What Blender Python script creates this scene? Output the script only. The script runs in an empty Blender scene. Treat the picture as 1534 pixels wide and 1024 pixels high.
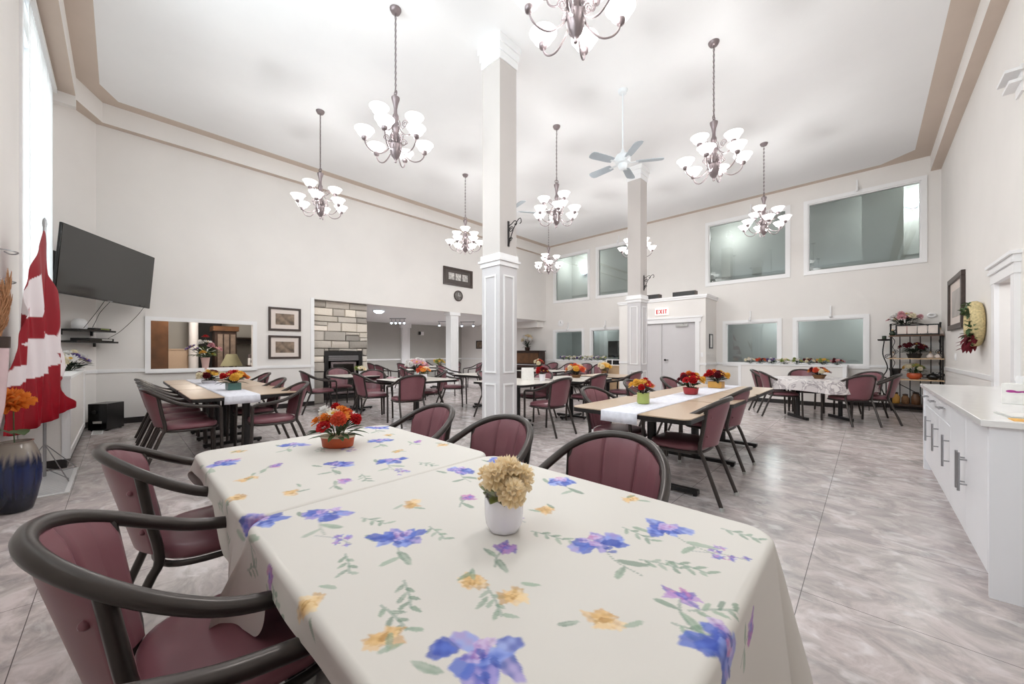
import bpy, math, random
import numpy as np
from mathutils import Vector, Matrix
R = random.Random(7)
PI = math.pi
SC = bpy.context.scene
COL = SC.collection

# ------------------------------------------------------------------ materials
def srgb(r, g, b):
    f = lambda c: (c/255/12.92) if c/255 <= 0.04045 else ((c/255+0.055)/1.055)**2.4
    return (f(r), f(g), f(b), 1)

def mat(name, rgb, rough=.5, metal=0., spec=.5, noise=0., scale=20., bump=0., emit=None, es=0., coat=0.):
    m = bpy.data.materials.new(name); m.use_nodes = True
    nt = m.node_tree; b = nt.nodes['Principled BSDF']
    c = srgb(*rgb)
    b.inputs['Base Color'].default_value = c
    b.inputs['Roughness'].default_value = rough
    b.inputs['Metallic'].default_value = metal
    b.inputs['Specular IOR Level'].default_value = spec
    b.inputs['Coat Weight'].default_value = coat
    if emit:
        b.inputs['Emission Color'].default_value = srgb(*emit); b.inputs['Emission Strength'].default_value = es
    if noise or bump:
        tc = nt.nodes.new('ShaderNodeTexCoord'); n = nt.nodes.new('ShaderNodeTexNoise')
        n.inputs['Scale'].default_value = scale; n.inputs['Detail'].default_value = 4
        nt.links.new(tc.outputs['Object'], n.inputs['Vector'])
        if noise:
            rp = nt.nodes.new('ShaderNodeValToRGB')
            rp.color_ramp.elements[0].position = .3; rp.color_ramp.elements[1].position = .7
            rp.color_ramp.elements[0].color = tuple(v*(1-noise) for v in c[:3])+(1,)
            rp.color_ramp.elements[1].color = tuple(min(1, v*(1+noise)) for v in c[:3])+(1,)
            nt.links.new(n.outputs['Fac'], rp.inputs['Fac']); nt.links.new(rp.outputs['Color'], b.inputs['Base Color'])
        if bump:
            bp = nt.nodes.new('ShaderNodeBump'); bp.inputs['Strength'].default_value = bump; bp.inputs['Distance'].default_value = .01
            nt.links.new(n.outputs['Fac'], bp.inputs['Height']); nt.links.new(bp.outputs['Normal'], b.inputs['Normal'])
    return m

M = {}
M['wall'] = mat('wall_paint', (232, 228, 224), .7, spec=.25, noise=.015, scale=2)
M['beige'] = mat('beige_border_paint', (206, 191, 178), .75, spec=.2, noise=.02, scale=3)
M['ceil'] = mat('ceiling_paint', (240, 240, 240), .8, spec=.2, noise=.008, scale=3)
M['white'] = mat('white_trim_paint', (240, 239, 239), .4, spec=.4, noise=.01, scale=5)
M['colw'] = mat('column_paint', (208, 205, 206), .5, spec=.35, noise=.01, scale=4)
M['shaft'] = mat('column_shaft_paint', (198, 192, 188), .7, spec=.25, noise=.01, scale=3)
M['base'] = mat('dark_baseboard', (38, 33, 32), .45, noise=.1, scale=8)
M['bronze'] = mat('bronze_tube', (64, 58, 55), .32, metal=.55, spec=.6, noise=.06, scale=30)
M['vinyl'] = mat('burgundy_vinyl', (125, 79, 86), .32, spec=.45, noise=.05, scale=6, bump=.03)
M['black'] = mat('black_metal', (22, 20, 20), .4, spec=.5, noise=.1, scale=12)
M['blackgloss'] = mat('black_plastic', (14, 14, 15), .22, spec=.5, noise=.1, scale=9)
M['lam'] = mat('beige_laminate', (196, 172, 148), .3, spec=.5, noise=.04, scale=60)
M['lamw'] = mat('pale_laminate', (226, 220, 211), .25, spec=.5, noise=.03, scale=25)
M['runner'] = mat('runner_linen', (222, 222, 230), .8, spec=.2, noise=.10, scale=26, bump=.15)
M['pewter'] = mat('pewter_metal', (132, 120, 121), .38, metal=.6, spec=.5, noise=.12, scale=14)
M['shade'] = mat('frosted_glass_shade', (250, 250, 250), .3, emit=(255, 252, 248), es=1.0, noise=.01, scale=12)
M['fanw'] = mat('fan_white', (226, 230, 232), .4, noise=.015, scale=8)
M['fanb'] = mat('fan_blade', (172, 181, 188), .45, noise=.02, scale=12)
M['iron'] = mat('wrought_iron', (34, 29, 28), .5, metal=.4, noise=.12, scale=25)
M['darkwood'] = mat('dark_wood', (52, 34, 26), .35, noise=.3, scale=6)
M['brownwood'] = mat('brown_wood', (92, 60, 34), .4, noise=.35, scale=4)
M['lightwood'] = mat('light_wood', (205, 174, 138), .45, noise=.06, scale=9)
M['chrome'] = mat('brushed_steel', (170, 170, 172), .28, metal=.9, noise=.05, scale=30)
M['quartz'] = mat('white_quartz', (236, 234, 232), .18, noise=.02, scale=14)
M['cab'] = mat('cabinet_white', (238, 238, 241), .3, noise=.008, scale=6)
M['tv'] = mat('tv_screen', (26, 26, 23), .12, spec=.7, noise=.05, scale=2)
M['wglaze'] = mat('white_ceramic', (236, 234, 240), .2, spec=.6, noise=.01, scale=8)
M['terra'] = mat('terracotta', (186, 84, 46), .4, noise=.06, scale=14)
M['redpot'] = mat('red_pot', (170, 52, 56), .4, noise=.06, scale=14)
M['greenpot'] = mat('lime_pot', (174, 186, 104), .35, noise=.06, scale=14)
M['tealpot'] = mat('teal_pot', (72, 108, 100), .35, noise=.06, scale=14)
M['goldpot'] = mat('amber_pot', (196, 146, 66), .4, noise=.1, scale=14)
M['pinkpot'] = mat('pink_vase', (214, 178, 172), .35, noise=.05, scale=14)
M['basket'] = mat('wicker', (120, 86, 54), .7, noise=.3, scale=60, bump=.4)
M['leaf'] = mat('leaf_green', (62, 88, 48), .55, noise=.22, scale=25)
M['leafd'] = mat('leaf_dark', (38, 52, 36), .55, noise=.25, scale=25)
M['leafo'] = mat('leaf_olive', (104, 112, 52), .5, noise=.2, scale=25)
for k, c in dict(red=(196, 40, 44), orange=(232, 146, 62), peach=(255, 238, 208), cream=(244, 236, 214), yellow=(238, 196, 92),
                 pink=(226, 176, 184), white=(242, 240, 238), purple=(116, 96, 160), wine=(110, 34, 44), coral=(228, 110, 80), green=(168, 180, 110)).items():
    m_ = M['f_'+k] = mat('petal_'+k, c, .6, spec=.25, noise=.06, scale=30)
    nt_ = m_.node_tree; tr_ = nt_.nodes.new('ShaderNodeBsdfTranslucent'); tr_.inputs['Color'].default_value = srgb(*c); mx_ = nt_.nodes.new('ShaderNodeMixShader'); mx_.inputs['Fac'].default_value = .42
    nt_.links.new(nt_.nodes['Principled BSDF'].outputs[0], mx_.inputs[1]); nt_.links.new(tr_.outputs[0], mx_.inputs[2]); nt_.links.new(mx_.outputs[0], nt_.nodes['Material Output'].inputs['Surface'])
M['pampas'] = mat('dried_grass', (182, 134, 96), .8, noise=.2, scale=40)
M['pinkglass'] = mat('blush_vase_glaze', (214, 188, 190), .25, noise=.08, scale=5)
M['mat'] = mat('picture_mount', (226, 214, 206), .7, noise=.02, scale=20)
M['frame'] = mat('frame_wood', (62, 48, 42), .4, noise=.2, scale=20)
M['print'] = mat('sepia_print', (126, 108, 92), .6, noise=.55, scale=9)
M['photo'] = mat('photo_print', (190, 186, 182), .5, noise=.5, scale=16)
M['clockf'] = mat('clock_face', (100, 94, 90), .4, noise=.5, scale=12)
M['corr'] = mat('corridor_wall', (188, 192, 188), .7, noise=.03, scale=2)
M['corrf'] = mat('corridor_carpet', (92, 92, 90), .9, noise=.1, scale=30)
M['blind'] = mat('blind_vane', (236, 234, 232), .6, noise=.015, scale=6)
_nt = M['blind'].node_tree; _tr = _nt.nodes.new('ShaderNodeBsdfTranslucent'); _tr.inputs['Color'].default_value = (.85, .84, .82, 1); _mx = _nt.nodes.new('ShaderNodeMixShader'); _mx.inputs['Fac'].default_value = .45
_nt.links.new(_nt.nodes['Principled BSDF'].outputs[0], _mx.inputs[1]); _nt.links.new(_tr.outputs[0], _mx.inputs[2]); _nt.links.new(_mx.outputs[0], _nt.nodes['Material Output'].inputs['Surface'])
M['exit'] = mat('exit_lens', (238, 232, 228), .4, emit=(255, 246, 240), es=.35, noise=.01, scale=9)
M['exitr'] = mat('exit_red', (176, 30, 44), .4, emit=(190, 20, 34), es=.25, noise=.05, scale=9)
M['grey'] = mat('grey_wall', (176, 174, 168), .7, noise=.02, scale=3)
M['blackwall'] = mat('black_void_wall', (14, 13, 13), .8, noise=.2, scale=3)
M['lampsh'] = mat('olive_lamp_shade', (140, 136, 106), .8, noise=.05, scale=30)
M['bulb'] = mat('lamp_glow', (240, 248, 255), .4, emit=(225, 240, 255), es=4., noise=.01, scale=8)
M['paper'] = mat('paper', (232, 230, 226), .7, noise=.05, scale=30)
M['envelope'] = mat('yellow_envelope', (232, 178, 92), .6, noise=.06, scale=20)
M['clearglass'] = mat('bowl_glass', (205, 214, 214), .08, spec=.8, noise=.02, scale=8)
M['rail'] = M['white']
M['plast'] = mat('grey_plastic', (190, 190, 186), .5, noise=.04, scale=12)
M['straw'] = mat('straw_braid', (206, 188, 140), .7, noise=.25, scale=45, bump=.4)
M['tassel'] = mat('cable_black', (30, 28, 28), .5, noise=.1, scale=20)

_nt = M['shade'].node_tree; _t = _nt.nodes.new('ShaderNodeBsdfTransparent'); _m = _nt.nodes.new('ShaderNodeMixShader'); _m.inputs['Fac'].default_value = .35
_nt.links.new(_nt.nodes['Principled BSDF'].outputs[0], _m.inputs[1]); _nt.links.new(_t.outputs[0], _m.inputs[2]); _nt.links.new(_m.outputs[0], _nt.nodes['Material Output'].inputs['Surface'])
def glass(name, tint, refl):
    m = bpy.data.materials.new(name); m.use_nodes = True; nt = m.node_tree
    for n in list(nt.nodes): nt.nodes.remove(n)
    o = nt.nodes.new('ShaderNodeOutputMaterial'); mx = nt.nodes.new('ShaderNodeMixShader')
    t = nt.nodes.new('ShaderNodeBsdfTransparent'); g = nt.nodes.new('ShaderNodeBsdfGlossy')
    lw = nt.nodes.new('ShaderNodeLayerWeight'); lw.inputs['Blend'].default_value = .25
    mr = nt.nodes.new('ShaderNodeMapRange'); mr.inputs['To Min'].default_value = refl; mr.inputs['To Max'].default_value = .75
    g.inputs['Roughness'].default_value = .015; g.inputs['Color'].default_value = (.9, .93, .93, 1)
    t.inputs['Color'].default_value = tint
    L = nt.links
    L.new(lw.outputs['Facing'], mr.inputs['Value']); L.new(mr.outputs['Result'], mx.inputs['Fac'])
    L.new(t.outputs[0], mx.inputs[1]); L.new(g.outputs[0], mx.inputs[2]); L.new(mx.outputs[0], o.inputs['Surface'])
    return m
M['glass'] = glass('window_glass', (.87, .90, .90, 1), .07)

def floor_mat():
    m = bpy.data.materials.new('marbled_vinyl_tile'); m.use_nodes = True; nt = m.node_tree; L = nt.links
    b = nt.nodes['Principled BSDF']
    tc = nt.nodes.new('ShaderNodeTexCoord')
    mp = nt.nodes.new('ShaderNodeMapping'); mp.inputs['Scale'].default_value = (1.15, 1.6, 1); mp.inputs['Rotation'].default_value = (0, 0, .75)
    L.new(tc.outputs['Object'], mp.inputs['Vector'])
    n1 = nt.nodes.new('ShaderNodeTexNoise'); n1.inputs['Scale'].default_value = 3.2; n1.inputs['Detail'].default_value = 9; n1.inputs['Roughness'].default_value = .68; n1.inputs['Distortion'].default_value = .9
    n2 = nt.nodes.new('ShaderNodeTexNoise'); n2.inputs['Scale'].default_value = 1.3; n2.inputs['Detail'].default_value = 5; n2.inputs['Distortion'].default_value = .8
    n3 = nt.nodes.new('ShaderNodeTexNoise'); n3.inputs['Scale'].default_value = 4.5; n3.inputs['Detail'].default_value = 6; n3.inputs['Distortion'].default_value = 1.2
    for n in (n1, n2, n3): L.new(mp.outputs[0], n.inputs['Vector'])
    r1 = nt.nodes.new('ShaderNodeValToRGB'); e = r1.color_ramp.elements
    e[0].position = .34; e[0].color = srgb(128, 131, 129); e[1].position = .66; e[1].color = srgb(230, 221, 220)
    x = r1.color_ramp.elements.new(.50); x.color = srgb(188, 179, 176)
    L.new(n1.outputs['Fac'], r1.inputs['Fac'])
    r2 = nt.nodes.new('ShaderNodeValToRGB'); e = r2.color_ramp.elements
    e[0].position = .4; e[0].color = srgb(196, 180, 178); e[1].position = .62; e[1].color = srgb(176, 167, 163)
    L.new(n2.outputs['Fac'], r2.inputs['Fac'])
    mx = nt.nodes.new('ShaderNodeMix'); mx.data_type = 'RGBA'; mx.inputs['Factor'].default_value = .4
    L.new(r1.outputs[0], mx.inputs['A']); L.new(r2.outputs[0], mx.inputs['B'])
    r3 = nt.nodes.new('ShaderNodeValToRGB'); e = r3.color_ramp.elements
    e[0].position = .54; e[0].color = (0, 0, 0, 1); e[1].position = .78; e[1].color = (1, 1, 1, 1)
    L.new(n3.outputs['Fac'], r3.inputs['Fac'])
    mx2 = nt.nodes.new('ShaderNodeMix'); mx2.data_type = 'RGBA'; mx2.inputs['B'].default_value = srgb(226, 220, 220)
    L.new(r3.outputs[0], mx2.inputs['Factor']); L.new(mx.outputs['Result'], mx2.inputs['A'])
    # sheet seams
    bk = nt.nodes.new('ShaderNodeTexBrick'); bk.offset = 0.; bk.squash = 1.
    bk.inputs['Scale'].default_value = 1; bk.inputs['Brick Width'].default_value = .92; bk.inputs['Row Height'].default_value = .92
    bk.inputs['Mortar Size'].default_value = .0018; bk.inputs['Mortar Smooth'].default_value = .1
    bk.inputs['Color1'].default_value = (0, 0, 0, 1); bk.inputs['Color2'].default_value = (0, 0, 0, 1); bk.inputs['Mortar'].default_value = (1, 1, 1, 1)
    mp2 = nt.nodes.new('ShaderNodeMapping'); mp2.inputs['Location'].default_value = (.25, .3, 0)
    L.new(tc.outputs['Object'], mp2.inputs['Vector']); L.new(mp2.outputs[0], bk.inputs['Vector'])
    mx3 = nt.nodes.new('ShaderNodeMix'); mx3.data_type = 'RGBA'; mx3.inputs['B'].default_value = srgb(96, 90, 90)
    L.new(bk.outputs['Color'], mx3.inputs['Factor']); L.new(mx2.outputs['Result'], mx3.inputs['A'])
    L.new(mx3.outputs['Result'], b.inputs['Base Color'])
    b.inputs['Roughness'].default_value = .24; b.inputs['Specular IOR Level'].default_value = .5
    return m
M['floor'] = floor_mat()

def attr_mat(name, rough=.7, spec=.25, bump=0.):
    m = bpy.data.materials.new(name); m.use_nodes = True; nt = m.node_tree; b = nt.nodes['Principled BSDF']
    a = nt.nodes.new('ShaderNodeAttribute'); a.attribute_name = 'Col'
    nt.links.new(a.outputs['Color'], b.inputs['Base Color'])
    b.inputs['Roughness'].default_value = rough; b.inputs['Specular IOR Level'].default_value = spec
    if bump:
        n = nt.nodes.new('ShaderNodeTexNoise'); n.inputs['Scale'].default_value = 22; n.inputs['Detail'].default_value = 5
        tc = nt.nodes.new('ShaderNodeTexCoord'); bp = nt.nodes.new('ShaderNodeBump'); bp.inputs['Strength'].default_value = bump; bp.inputs['Distance'].default_value = .01
        nt.links.new(tc.outputs['Object'], n.inputs['Vector']); nt.links.new(n.outputs['Fac'], bp.inputs['Height']); nt.links.new(bp.outputs['Normal'], b.inputs['Normal'])
    return m
M['cloth'] = attr_mat('floral_oilcloth', .5, .3)
M['flagcloth'] = attr_mat('flag_satin', .45, .35)
M['stone'] = attr_mat('ledge_stone', .85, .2, .9)
M['vaseglaze'] = attr_mat('drip_glaze', .15, .6)

# ------------------------------------------------------------------ mesh helpers
def catmull(pts, n=6, closed=False):
    P = [Vector(p) for p in pts]; out = []
    N = len(P); rng = N if closed else N-1
    for i in range(rng):
        a = P[(i-1) % N] if (closed or i > 0) else P[0]*2-P[1]
        b = P[i]; c = P[(i+1) % N]
        d = P[(i+2) % N] if (closed or i+2 < N) else P[-1]*2-P[-2]
        for k in range(n):
            t = k/n
            out.append(.5*((2*b)+(c-a)*t+(2*a-5*b+4*c-d)*t*t+(3*b-a-3*c+d)*t*t*t))
    if not closed: out.append(P[-1])
    return out

class MB:
    def __init__(s): s.v = []; s.f = []; s.m = []; s.sm = []
    def add(s, vs, fs, mi=0, smooth=True):
        o = len(s.v); s.v.extend([tuple(v) for v in vs])
        for f in fs:
            s.f.append(tuple(i+o for i in f)); s.m.append(mi); s.sm.append(smooth)
        return s
    def box(s, x0, x1, y0, y1, z0, z1, mi=0, mx=None):
        vs = [(x, y, z) for z in (z0, z1) for y in (y0, y1) for x in (x0, x1)]
        if mx: vs = [mx @ Vector(v) for v in vs]
        return s.add(vs, [(0, 2, 3, 1), (4, 5, 7, 6), (0, 1, 5, 4), (2, 6, 7, 3), (0, 4, 6, 2), (1, 3, 7, 5)], mi, False)
    def prism(s, poly, z0, z1, mi=0, smooth=False):
        n = len(poly)
        vs = [(p[0], p[1], z0) for p in poly]+[(p[0], p[1], z1) for p in poly]
        fs = [tuple(range(n-1, -1, -1)), tuple(range(n, 2*n))]
        s.add(vs, fs, mi, False)
        o = len(s.v)-2*n
        for i in range(n):
            j = (i+1) % n
            s.f.append((o+i, o+j, o+n+j, o+n+i)); s.m.append(mi); s.sm.append(smooth)
        return s
    def tube(s, path, r, n=8, mi=0, closed=False, caps=True):
        P = [Vector(p) for p in path]; N = len(P)
        rr = r if isinstance(r, (list, tuple)) else [r]*N
        T = []
        for i in range(N):
            a = P[(i-1) % N] if (closed or i > 0) else P[i]; b = P[(i+1) % N] if (closed or i < N-1) else P[i]
            t = (b-a); T.append(t.normalized() if t.length > 1e-9 else Vector((0, 0, 1)))
        up = Vector((0, 0, 1)) if abs(T[0].z) < .9 else Vector((1, 0, 0))
        u = (up-T[0]*up.dot(T[0])).normalized(); vs = []
        for i in range(N):
            u = (u-T[i]*u.dot(T[i]))
            u = u.normalized() if u.length > 1e-6 else T[i].orthogonal().normalized()
            w = T[i].cross(u)
            for k in range(n):
                a = 2*PI*k/n; vs.append(P[i]+(u*math.cos(a)+w*math.sin(a))*rr[i])
        fs = []
        for i in range(N if closed else N-1):
            for k in range(n):
                a = i*n+k; b = i*n+(k+1) % n; c = ((i+1) % N)*n+(k+1) % n; d = ((i+1) % N)*n+k
                fs.append((a, b, c, d))
        s.add(vs, fs, mi)
        if caps and not closed:
            o = len(s.v)-len(vs)
            s.f.append(tuple(o+k for k in range(n-1, -1, -1))); s.m.append(mi); s.sm.append(False)
            s.f.append(tuple(o+(N-1)*n+k for k in range(n))); s.m.append(mi); s.sm.append(False)
        return s
    def lathe(s, prof, n=16, c=(0, 0, 0), mi=0, sx=1, sy=1, wob=None):
        vs = []; fs = []
        for j, (r, z) in enumerate(prof):
            for k in range(n):
                a = 2*PI*k/n; q = r*(1 if not wob else wob(a, j))
                zz = z
                vs.append((c[0]+q*math.cos(a)*sx, c[1]+q*math.sin(a)*sy, c[2]+zz))
        for j in range(len(prof)-1):
            for k in range(n):
                k2 = (k+1) % n
                fs.append((j*n+k, j*n+k2, (j+1)*n+k2, (j+1)*n+k))
        s.add(vs, fs, mi)
        o = len(s.v)-len(vs)
        if prof[0][0] > 1e-4: s.f.append(tuple(o+k for k in range(n-1, -1, -1))); s.m.append(mi); s.sm.append(False)
        if prof[-1][0] > 1e-4: s.f.append(tuple(o+(len(prof)-1)*n+k for k in range(n))); s.m.append(mi); s.sm.append(False)
        return s
    def ball(s, c, r, n=10, mi=0, sz=1.):
        pr = [(max(1e-5, r*math.sin(PI*j/6)), -r*sz*math.cos(PI*j/6)) for j in range(7)]
        return s.lathe(pr, n, c, mi)
    def grid(s, P, mi=0, smooth=True, wrap=False):
        nu = len(P); nv = len(P[0]); vs = [p for row in P for p in row]; fs = []
        for i in range(nu if wrap else nu-1):
            for j in range(nv-1):
                i2 = (i+1) % nu
                fs.append((i*nv+j, i2*nv+j, i2*nv+j+1, i*nv+j+1))
        return s.add(vs, fs, mi, smooth)
    def xf(s, mx):
        s.v = [tuple(mx @ Vector(v)) for v in s.v]; return s
    def mesh(s, name, mats):
        me = bpy.data.meshes.new(name); me.from_pydata(s.v, [], s.f)
        for m in (mats if isinstance(mats, (list, tuple)) else [mats]): me.materials.append(m)
        me.polygons.foreach_set('material_index', s.m); me.polygons.foreach_set('use_smooth', s.sm)
        me.update()
        try: me.set_sharp_from_angle(angle=math.radians(50))
        except Exception: pass
        return me
    def build(s, name, mats, parent=None, loc=None, rot=None, bevel=0):
        o = bpy.data.objects.new(name, s.mesh(name, mats)); COL.objects.link(o)
        if parent: o.parent = parent
        if loc: o.location = loc
        if rot: o.rotation_euler = rot
        if bevel:
            b = o.modifiers.new('bevel', 'BEVEL'); b.width = bevel; b.segments = 2; b.limit_method = 'ANGLE'
        return o

def thing(name, label, cat, loc=(0, 0, 0), rz=0, group=None):
    o = bpy.data.objects.new(name, None); COL.objects.link(o); o.empty_display_size = .1
    o.location = loc; o.rotation_euler = (0, 0, rz); o['label'] = label; o['category'] = cat
    if group: o['group'] = group
    return o
def tag(o, label, cat, group=None):
    o['label'] = label; o['category'] = cat
    if group: o['group'] = group
    return o
def struct(o): o['kind'] = 'structure'; return o
KIDS = {}
def copy_tree(o, loc=None, rz=None, label=None, parent=None, group=None):
    c = o.copy(); COL.objects.link(c); c.parent = parent
    if loc is not None: c.location = loc
    if rz is not None: c.rotation_euler = (0, 0, rz)
    if label: c['label'] = label
    if group: c['group'] = group
    for k in o.children: copy_tree(k, parent=c)
    return c
def part(o, label): o['label'] = label; return o

# ------------------------------------------------------------------ room numbers
H = 5.43; LX = -9.42; RX = 1.13; BY = 11.9; FY = -.72; SB = 5.095; T = .75

def wall_holes(axis, p0, p1, u0, u1, z0, z1, holes):
    """axis 'x': wall in the plane x=p0..p1 running along y (u); axis 'y': the other way."""
    mb = MB()
    us = sorted({u0, u1, *[h[0] for h in holes], *[h[1] for h in holes]}); zs = sorted({z0, z1, *[h[2] for h in holes], *[h[3] for h in holes]})
    def solid(i, j):
        if i < 0 or j < 0 or i >= len(us)-1 or j >= len(zs)-1: return False
        cu = (us[i]+us[i+1])/2; cz = (zs[j]+zs[j+1])/2
        return not any(h[0] < cu < h[1] and h[2] < cz < h[3] for h in holes)
    P = lambda p, u, z: (p, u, z) if axis == 'x' else (u, p, z)
    for i in range(len(us)-1):
        for j in range(len(zs)-1):
            if not solid(i, j): continue
            a, b, c, d = us[i], us[i+1], zs[j], zs[j+1]
            mb.add([P(p0, a, c), P(p0, b, c), P(p0, b, d), P(p0, a, d)], [(0, 1, 2, 3)], 0, False)
            mb.add([P(p1, a, c), P(p1, b, c), P(p1, b, d), P(p1, a, d)], [(3, 2, 1, 0)], 0, False)
            for (ii, jj, q) in ((i-1, j, [(a, c), (a, d)]), (i+1, j, [(b, c), (b, d)]), (i, j-1, [(a, c), (b, c)]), (i, j+1, [(a, d), (b, d)])):
                if not solid(ii, jj):
                    (ua, za), (ub, zb) = q
                    mb.add([P(p0, ua, za), P(p0, ub, zb), P(p1, ub, zb), P(p1, ua, za)], [(0, 1, 2, 3)], 0, False)
    return mb

# floor and ceiling
struct(MB().box(-15.8, 4.2, -1.6, 14.6, -.1, 0).build('floor', M['floor']))
outer = [(-9.42, -.277), (-8.75, -.72), (1.13, -.72), (1.13, 11.9), (-9.42, 11.9)]
inner = [(-9.07, -.02), (-8.68, -.22), (.72, -.22), (.72, 11.34), (.22, 11.72), (-9.07, 11.72)]
cm = MB()
cm.prism(inner, H, H+.1, 0)
ring_o = [(-9.6, -.277), (-8.75, -.9), (1.3, -.9), (1.3, 12.05), (.6, 12.05), (-9.6, 12.05)]
for i in range(6):
    j = (i+1) % 6
    cm.add([ring_o[i]+(H,), ring_o[j]+(H,), inner[j]+(H,), inner[i]+(H,), ring_o[i]+(H+.1,), ring_o[j]+(H+.1,), inner[j]+(H+.1,), inner[i]+(H+.1,)], [(3, 2, 1, 0), (4, 5, 6, 7), (0, 1, 5, 4)], 1, False)
struct(cm.build('ceiling', [M['ceil'], M['beige']]))

WIN_UP = [(-9.04, -7.37), (-7.12, -5.45), (-3.45, -1.43), (-1.16, .93)]
WIN_LO = [(-9.05, -7.62), (-7.37, -5.94), (-2.99, -1.61), (-1.38, .04)]
tw = .085
holes = [(a+tw, b-tw, 3.17+tw, 5.03-tw) for a, b in WIN_UP]+[(a+tw, b-tw, .86+tw, 2.13-tw) for a, b in WIN_LO]
struct(wall_holes('y', BY, BY+.15, -15.0, 1.28, 0, H, holes).build('wall_back', M['wall']))
struct(wall_holes('x', LX-.13, LX, -.9, BY, 0, H, [(.38, 1.94, .93, 1.83), (3.15, 11.9, 0, 2.5)]).build('wall_left', M['wall']))
struct(wall_holes('x', RX, RX+.15, -.9, BY+.15, 0, H, [(6.45, 7.15, 0, 2.06)]).build('wall_right', M['wall']))
WIN_F = [(-8.45, -6.45, .35, 5.0), (-5.2, -3.1, 3.15, 5.0), (-2.8, -.5, 3.15, 5.0)]  # last two are high windows out of view, added to bring in daylight
struct(wall_holes('y', FY-.15, FY, -9.6, 1.28, 0, H, WIN_F).build('wall_front', M['wall']))
struct(MB().prism([(-9.42, -.277), (-8.75, -.72), (-9.0, -.86), (-9.55, -.45)], 0, H).build('wall_corner', M['wall']))

# soffits: cream face, beige underside
def soffit(name, poly, z0, z1):
    n = len(poly); mb = MB()
    vs = [(x, y, z0) for x, y in poly]+[(x, y, z1) for x, y in poly]
    mb.add(vs, [tuple(range(n))], 1, False)
    mb.add(vs, [tuple(range(n, 2*n))]+[(i, (i+1) % n, n+(i+1) % n, n+i) for i in range(n)], 0, False)
    return struct(mb.build(name, [M['wall'], M['beige']]))
soffit('trim_1', [(LX, -.277), (-9.285, -.20), (-9.285, 11.9), (LX, 11.9)], SB, H)
soffit('trim_2', [(LX, -.277), (-8.75, -.72), (-8.735, -.46), (-9.285, -.20)], SB, H)
soffit('trim_3', [(-8.75, -.72), (RX, -.72), (RX, -.475), (-8.735, -.46)], SB, H)
soffit('trim_4', [(RX, -.475), (RX, 11.9), (.977, 11.9), (.977, -.475)], SB, H)
struct(MB().box(-8.74, -8.62, -.719, -.46, SB-.16, SB).build('trim_5', M['wall']))

# chair rails and baseboards
rail = MB()
def railseg(x0, y0, x1, y1, nx, ny, mb, z0=.89, z1=.955, d=.022):
    poly = [(x0, y0), (x1, y1), (x1+nx*d, y1+ny*d), (x0+nx*d, y0+ny*d)]
    mb.prism(poly, z0, z1); return mb
def seg_struct(name, segs, m, z0, z1, d):
    mb = MB()
    for s in segs: railseg(*s, mb, z0, z1, d)
    return struct(mb.build(name, m))
LSEG = [(LX, -.277, LX, 3.15, 1, 0)]
BX0, BX1, BYF = -5.69, -3.16, 10.91
BSEG = [(-15, BY, BX0, BY, 0, -1), (BX1, BY, RX, BY, 0, -1)]
RSEG = [(RX, -.7, RX, 6.3, -1, 0), (RX, 7.3, RX, 11.9, -1, 0)]
CSEG = [(-9.42, -.277, -8.75, -.72, .55, .83)]
n = 6
for nm, sg in (('left', [LSEG[0]]), ('back', BSEG), ('right', RSEG), ('corner', CSEG)):
    s2 = sg
    if nm == 'left': rs = [(LX, -.277, LX, .31, 1, 0), (LX, 2.01, LX, 3.15, 1, 0)]
    elif nm == 'back': rs = [(-15, BY, -9.05, BY, 0, -1), (-7.62, BY, -7.37, BY, 0, -1), (-5.94, BY, BX0, BY, 0, -1), (BX1, BY, -2.99, BY, 0, -1), (-1.61, BY, -1.38, BY, 0, -1), (.04, BY, RX, BY, 0, -1)]
    else: rs = sg
    seg_struct('trim_%d' % n, rs, M['rail'], .895, .955, .022); n += 1
    seg_struct('baseboard_%s' % nm, sg, M['base'], 0, .1, .014)

# stone-room opening casing and pass-through
mb = MB()
mb.box(LX-.002, LX+.012, 3.07, 3.15, 0, 2.52)
struct(mb.build('trim_%d' % n, M['white'])); n += 1

def frame_y(mb, x0, x1, z0, z1, w, y0, y1):
    mb.box(x0, x1, y0, y1, z1-w, z1); mb.box(x0, x1, y0, y1, z0, z0+w); mb.box(x0, x0+w, y0, y1, z0+w, z1-w); mb.box(x1-w, x1, y0, y1, z0+w, z1-w)
def frame_x(mb, y0, y1, z0, z1, w, x0, x1):
    mb.box(x0, x1, y0, y1, z1-w, z1); mb.box(x0, x1, y0, y1, z0, z0+w); mb.box(x0, x1, y0, y0+w, z0+w, z1-w); mb.box(x0, x1, y1-w, y1, z0+w, z1-w)
k = 1
for lst, z0, z1 in ((WIN_UP, 3.17, 5.03), (WIN_LO, .86, 2.13)):
    for a, b in lst:
        mb = MB(); frame_y(mb, a, b, z0, z1, tw, BY-.03, BY+.0)
        frame_y(mb, a+tw-.005, b-tw+.005, z0+tw-.005, z1-tw+.005, .03, BY+.002, BY+.10)
        w = struct(mb.build('window_%d' % k, M['white']))
        g = MB().box(a+tw, b-tw, BY+.05, BY+.056, z0+tw, z1-tw).build('pane', M['glass'], w)
        k += 1
mb = MB(); frame_x(mb, .31, 2.01, .865, 1.895, .075, LX, LX+.03)
mb.box(LX-.13, LX+.06, .31, 2.01, .865, .90)
struct(mb.build('window_%d' % k, M['white'])); k += 1
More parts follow.
